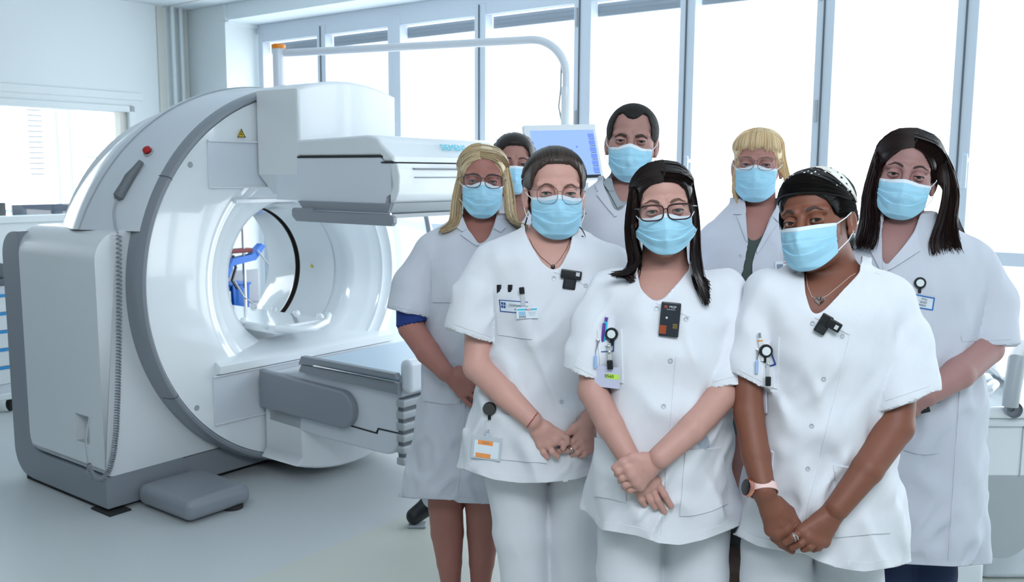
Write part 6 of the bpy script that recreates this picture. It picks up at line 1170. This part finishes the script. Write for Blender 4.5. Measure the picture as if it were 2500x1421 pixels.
def person_G():
    p = Person('G', 'woman with blonde fringe and thin glasses in open white coat over dark green-grey top', (PY(1842, 1000, 3.2)[0],), None, 3.2)
    p.head((1846, 401), yaw=-3, pitch=-2, roll=1, sc=1.06, jaw=1.04, lid=.0032); p.neck(p.P(1850, 540, .03), .056, .064)
    rows = [(496, 1806, 1902, .06, .02), (520, 1768, 1942, .085, .015), (560, 1738, 1972, .11, .01), (640, 1732, 1978, .13), (740, 1735, 1972, .135), (900, 1745, 1965, .13), (1100, 1738, 1972, .14), (1280, 1735, 1978, .145)]
    p.torso(rows); p.arm([(1745, 590, 0), (1728, 720, .02), (1738, 830, .02), (1770, 940, -.08)], [.052, .046, .042, .03]); p.arm([(1965, 590, 0), (1985, 720, .02), (1975, 830, .02), (1935, 940, -.08)], [.052, .046, .042, .03])
    for x in (1772, 1933): p.hand((x, 945, -.08), [(x-12, 985, -.1), (x-4, 989, -.1), (x+5, 989, -.095), (x+13, 985, -.09)], [[(x-14, 1005, -.11), (x-12, 1020, -.115)], [(x-5, 1012, -.11), (x-4, 1028, -.115)], [(x+6, 1010, -.105), (x+6, 1026, -.11)], [(x+15, 1000, -.098), (x+15, 1014, -.105)]], [(x-16, 965, -.09), (x-20, 985, -.1)], sc=.9)
    p.body(SK['G'], h=.007, hh=.0034, hd=.0024).eyes('3C4A5A').brows(MAT('brow_blonde', '8A6A50', .8), z0=.018, lift=.004, th=.0022); p.mask(w=.064, ztop=-.002, zs=-.012, zb=-.120, sidez=-.085)
    p.glasses(MAT('thin_steel_rim', '6A5A58', .3, .6), cx=.0325, cz=.001, hw=.0275, hh=.0205, r=.0008, shape=2.9)
    H = p.H; hm = hair_mat('hair_light_blonde', 'C4A478', 'F4E2BC', .5, (60, 60, 6))
    tl = [[(1803, 385, -.03), (1797, 430, -.02), (1796, 470, -.02), (1800, 496, -.03)], [(1800, 385, .0), (1793, 430, .0), (1792, 470, .0), (1797, 498, .0)], [(1808, 390, .03), (1802, 430, .04), (1800, 470, .05), (1806, 490, .05)]]; tr_ = [[(1908, 385, -.02), (1917, 430, -.02), (1924, 470, -.02), (1930, 500, -.02)], [(1915, 380, .0), (1927, 430, .0), (1934, 470, .0), (1944, 510, .0)], [(1908, 388, .03), (1920, 430, .04), (1926, 480, .05), (1936, 515, .05)]]
    b = long_hair(p, (.080, .101, .090), [(0, .055), (.03, .055), (.05, .04), (.058, .015), (.062, -.03)], tl, tr_, (48, 85, 125), hm, 600, .0020, .003, seed=70, part_x=2, infl=.009, r80=False)
    gd = [[cap_pt(H, a*.45, 72, .009), cap_pt(H, a*.8, 44, .010), cap_pt(H, a*.95, 20, .008), cap_pt(H, a*1.0, 5+5*math.sin(a*.21), .005)] for a in np.linspace(-58, 58, 13)]; strands(b, gd, 380, .0012, .0016, 73, 10, .3); part('hair', b, hm, p.root)
    t_ = Garment(p, loft=p.L, grow=.001); t_.neck([(1812, 460), (1808, 500), (1822, 572), (1833, 592), (1846, 588), (1864, 573), (1896, 500), (1898, 460)], [(1806, 460), (1806, 490), (1902, 490), (1902, 460)], .015); t_.folds(.006, 31, p.P(1840, 900)[2]); t_.hem([(1700, 1060), (2000, 1060)]); t_.build('top', MAT('green_grey_knit', '46524F', .85, bump=.2, bscale=700), .008)
    g_ = Garment(p, loft=p.L, grow=.010); g_.sleeve([(1750, 595, 0), (1730, 700, 0), (1735, 850, .02)], [.068, .066, .06], [(1690, 880), (1790, 880)]); g_.sleeve([(1960, 595, 0), (1985, 700, 0), (1978, 850, .02)], [.068, .066, .06], [(1930, 880), (2030, 880)]); g_.hem([(1650, 1330), (2050, 1330)]); g_.neck([(1816, 440), (1819, 486), (1821, 522), (1826, 591), (1817, 643), (1800, 709), (1788, 800), (1780, 1000), (1775, 1500), (1845, 1500), (1850, 1000), (1842, 760), (1838, 700), (1836, 643), (1846, 612), (1863, 576), (1882, 528), (1898, 500), (1900, 440)], [(1814, 440), (1814, 482), (1902, 482), (1902, 440)], .015); g_.folds(.009, 25, p.P(1840, 1000)[2]); g_.build('lab_coat', CLOTH2, .008)
    coat_bits(g_, [('collar', [(1791, 525), (1819, 486), (1821, 522), (1817, 526)]), ('lapel', [(1800, 530), (1819, 524), (1826, 590), (1822, 588)]), ('collar', [(1898, 502), (1912, 528), (1900, 545), (1884, 530)]), ('lapel', [(1884, 530), (1896, 548), (1848, 620), (1846, 612)])], CLOTH2); g_.snap(1806, 625, .006)
    t_, F_ = g_.tag('id_card', 1914, 650, .060, .034, .002, MAT('card_white_g', 'DCE6EE', .35), .008, 3, None, .0008); decal('card_photo', F_, -.015, -.002, .020, .020, MAT('card_photo_g', '7C8AA0', .5), t_); decal('card_blue', F_, .013, .011, .026, .005, MAT('card_blue_g', '8CB8E0', .5), t_); letters('card_lettering', F_, 'IRSN', .008, .004, .0115, MAT('print_red_g', 'D05040', .6), t_); cl, F2 = g_.tag('badge_clip', 1918, 625, .014, .035, .003, MAT('clip_grey', 'A8B0B0', .3), .006, 0)
    for k in range(3): decal('card_print_line', F_, .014, .003-.005*k, .022-.004*k, .001, MAT('print_grey_g', '8A96A8', .6), t_)
    dk = MAT('dark_grey_trousers', '2E3336', .85); trousers(p, [[(1800, 1020, .02), (1790, 1200, .02), (1785, 1330, .02)], [(1905, 1020, .02), (1912, 1200, .02), (1915, 1330, .02)]], dk, r=(.10, .078, .062), h=.010)
    sb = MAT('brown_suede', '5A4840', .8, noise=.3, nscale=30); c = p.P(1786, 1385, -.08); c[2] = max(c[2], .06); part('trainer', B().tube([c+(.0, .12, .03), c+(0, .02, .02), c+(-.01, -.1, -.01)], [.05, .052, .04], 14), sb, p.root, label='brown trainer with beige sole'); part('trainer_sole', B().tube([c+(.02, .12, -.03), c+(.01, 0, -.035), c+(-.0, -.12, -.045)], [.030, .034, .030], 10), MAT('beige_rubber', 'A8988A', .7), p.root); part('trainer_stripe', B().tube([c+(.045, .02, .045), c+(.05, -.03, .0), c+(.045, -.08, -.03)], .008, 8), MAT('beige_strap', 'B4A596', .7), p.root)
def person_H():
    p = Person('H', 'rightmost woman, long white coat, navy trousers, long dark brown hair, badge reel on pocket', (PY(2240, 1000, 2.65)[0],), None, 2.65)
    p.head((2213, 427), yaw=2, pitch=-2, roll=9, sc=1.06, jaw=1.05, lid=.0034); p.neck(p.P(2195, 590, .03), .058, .066)
    rows = [(528, 2148, 2262, .06, .02), (555, 2100, 2325, .088, .015), (600, 2072, 2372, .115, .01), (680, 2070, 2385, .135), (830, 2072, 2372, .14), (980, 2070, 2370, .138), (1200, 2060, 2374, .145), (1450, 2050, 2378, .15)]
    p.torso(rows); p.arm([(2365, 640, 0), (2406, 780, -.04), (2408, 850, -.09), (2340, 912, -.175), (2262, 965, -.21)], [.056, .052, .049, .045, .032]); p.arm([(2085, 640, 0), (2050, 780, .0), (2050, 860, -.02), (2110, 930, -.10), (2180, 970, -.16)], [.056, .05, .045, .04, .03])
    p.hand((2256, 968, -.212), [(2222, 968, -.215), (2220, 982, -.218), (2226, 996, -.215), (2234, 1006, -.21)], [[(2204, 972, -.195), (2192, 976, -.19)], [(2202, 990, -.198), (2190, 994, -.19)], [(2208, 1006, -.196), (2198, 1010, -.188)], [(2220, 1018, -.19), (2210, 1022, -.184)]], [(2240, 952, -.18), (2218, 952, -.185), (2202, 958, -.185)], rw=.03)
    p.hand((2180, 972, -.16), [(2206, 984, -.17), (2204, 996, -.17), (2198, 1006, -.168), (2190, 1012, -.165)], [[(2220, 992, -.165), (2228, 996, -.16)], [(2216, 1006, -.166), (2224, 1010, -.16)], [(2210, 1018, -.165), (2218, 1020, -.158)], [(2200, 1024, -.162), (2206, 1028, -.156)]], [(2192, 962, -.15), (2208, 966, -.15)], rw=.028)
    p.body(SK['H'], h=.006, hh=.003, hd=.0022).eyes('3A2E2A').brows(BRD, z0=.019, lift=.007, th=.0026, x0=.012); p.mask(w=.066, ztop=-.012, zs=-.018, zb=-.118, sidez=-.078)
    tl = [[(2148, 420, -.03), (2138, 480, -.03), (2142, 540, -.05), (2138, 585, -.10), (2128, 608, -.11)], [(2132, 400, .0), (2112, 470, .0), (2106, 540, -.01), (2098, 580, -.07), (2090, 600, -.09)], [(2140, 420, .03), (2122, 490, .05), (2115, 550, .05), (2108, 590, .0), (2100, 615, -.05)], [(2150, 430, .05), (2140, 500, .07), (2145, 560, .06), (2130, 590, .02), (2115, 610, -.04)]]
    tr_ = [[(2300, 398, -.02), (2307, 440, -.03), (2304, 490, -.045), (2290, 545, -.09), (2275, 590, -.12), (2280, 622, -.13)], [(2313, 395, -.0), (2326, 432, .0), (2335, 480, -.01), (2330, 540, -.04), (2335, 580, -.09), (2345, 612, -.10)], [(2310, 400, .02), (2320, 445, .02), (2326, 500, .02), (2320, 560, -.02), (2315, 600, -.08), (2320, 625, -.11)], [(2304, 402, .05), (2316, 445, .05), (2326, 510, .06), (2345, 560, .03), (2362, 590, -.02), (2372, 606, -.04)]]
    b = long_hair(p, (.088, .104, .092), [(0, .072), (.025, .062), (.048, .036), (.058, .01), (.062, -.03)], tl, tr_, (36, 66, 100, 135), None, 950, .0022, .0045, seed=80, part_x=4, infl=.014, r80=False); part('hair', b, hair_mat('hair_dark_brown_long', '0D0908', '2E1C1A', .4, (70, 70, 6)), p.root)
    g_ = Garment(p, loft=p.L, grow=.006); g_.sleeve([(2362, 648, 0), (2405, 740, -.01), (2412, 880, -.07)], [.072, .076, .076], [(2340, 836), (2478, 830)]); g_.sleeve([(2088, 645, 0), (2050, 740, 0), (2045, 880, 0)], [.070, .070, .068], [(1980, 840), (2100, 840)])
    g_.hem([(2030, 1372), (2180, 1376), (2240, 1379), (2330, 1384), (2400, 1378)]); g_.neck([(2150, 490), (2157, 521), (2152, 564), (2153, 600), (2155, 661), (2180, 635), (2213, 592), (2234, 562), (2250, 520), (2252, 490)], [(2150, 490), (2154, 520), (2252, 520), (2252, 490)], .015); g_.folds(.010, 33, p.P(2240, 1000)[2]); g_.build('lab_coat', CLOTH2, .0075); g_.hemband([(2180, 1376), (2240, 1379), (2330, 1384), (2400, 1378)], 16, 2195, 2362, mat=CLOTH2); g_.cuff([(2340, 836), (2478, 830)], (-2, -16), 8, mat=CLOTH2)
    coat_bits(g_, [('collar', [(2131, 574), (2156, 524), (2152, 578), (2145, 580)]), ('lapel', [(2120, 604), (2151, 576), (2155, 661), (2148, 654)]), ('lapel', [(2213, 594), (2236, 562), (2244, 614), (2180, 655)]), ('lapel', [(2213, 594), (2180, 655), (2160, 664), (2155, 661)])], CLOTH2)
    pk = g_.patch('chest_pocket', [(2203, 684), (2298, 699), (2268, 808), (2190, 792)], .004, CLOTH2); nb = g_.patch('name_strip', [(2226, 717), (2279, 727), (2275, 757), (2226, 748)], .0055, MAT('name_white_h', 'D8E0E8', .6), 12, 8, pk, .003); bl = MAT('print_blue_h', '2E6EB8', .6)
    for q4 in ([(2226, 716), (2280, 726), (2280, 729), (2226, 719)], [(2226, 746), (2275, 755), (2275, 758), (2226, 749)], [(2277, 727), (2280, 727), (2276, 757), (2273, 757)]): g_.patch('name_strip_border', q4, .0062, bl, 10, 4, nb, .005)
    f_ = g_.frame(2250, 737, .0068, tilt=-8); ink = MAT('ink_h', '4A5058', .6)
    for k, t in enumerate(('HOPITAL', 'JACQUES', 'MONOD')): letters('name_lettering', f_, t, .0072, -.002, .009-.0085*k, ink, nb)
    badge_reel(g_, 2245, 690, .0155, M['black'], M['black'], M['wall']); g_.patch('hip_pocket', [(2205, 984), (2292, 984), (2285, 1106), (2205, 1098)], .005, CLOTH2, curve=5); g_.patch('princess_seam', [(2345, 900), (2349, 900), (2318, 1370), (2314, 1370)], .0025, CLOTH2, 4, 50)
    t_, F_ = g_.tag('dosimeter', 2250, 980, .026, .030, .014, M['black'], .05, 20, None, .003); decal('dosimeter_label', F_, .0, .002, .009, .009, MAT('label_h', 'C8CCD2', .5), t_)
    trousers(p, [[(2165, 1250, .02), (2165, 1400, .02), (2165, 1500, .02)], [(2270, 1250, .02), (2262, 1400, .02), (2258, 1500, .02)]], MAT('navy_trousers', '14284A', .85), r=(.092, .072, .062), h=.009)
import os
_only = os.environ.get('ONLY', 'ABCDEFGH')
for k_, f_ in zip('ABCDEFGH', (person_A, person_B, person_C, person_D, person_E, person_F, person_G, person_H)):
    if k_ in _only: f_()
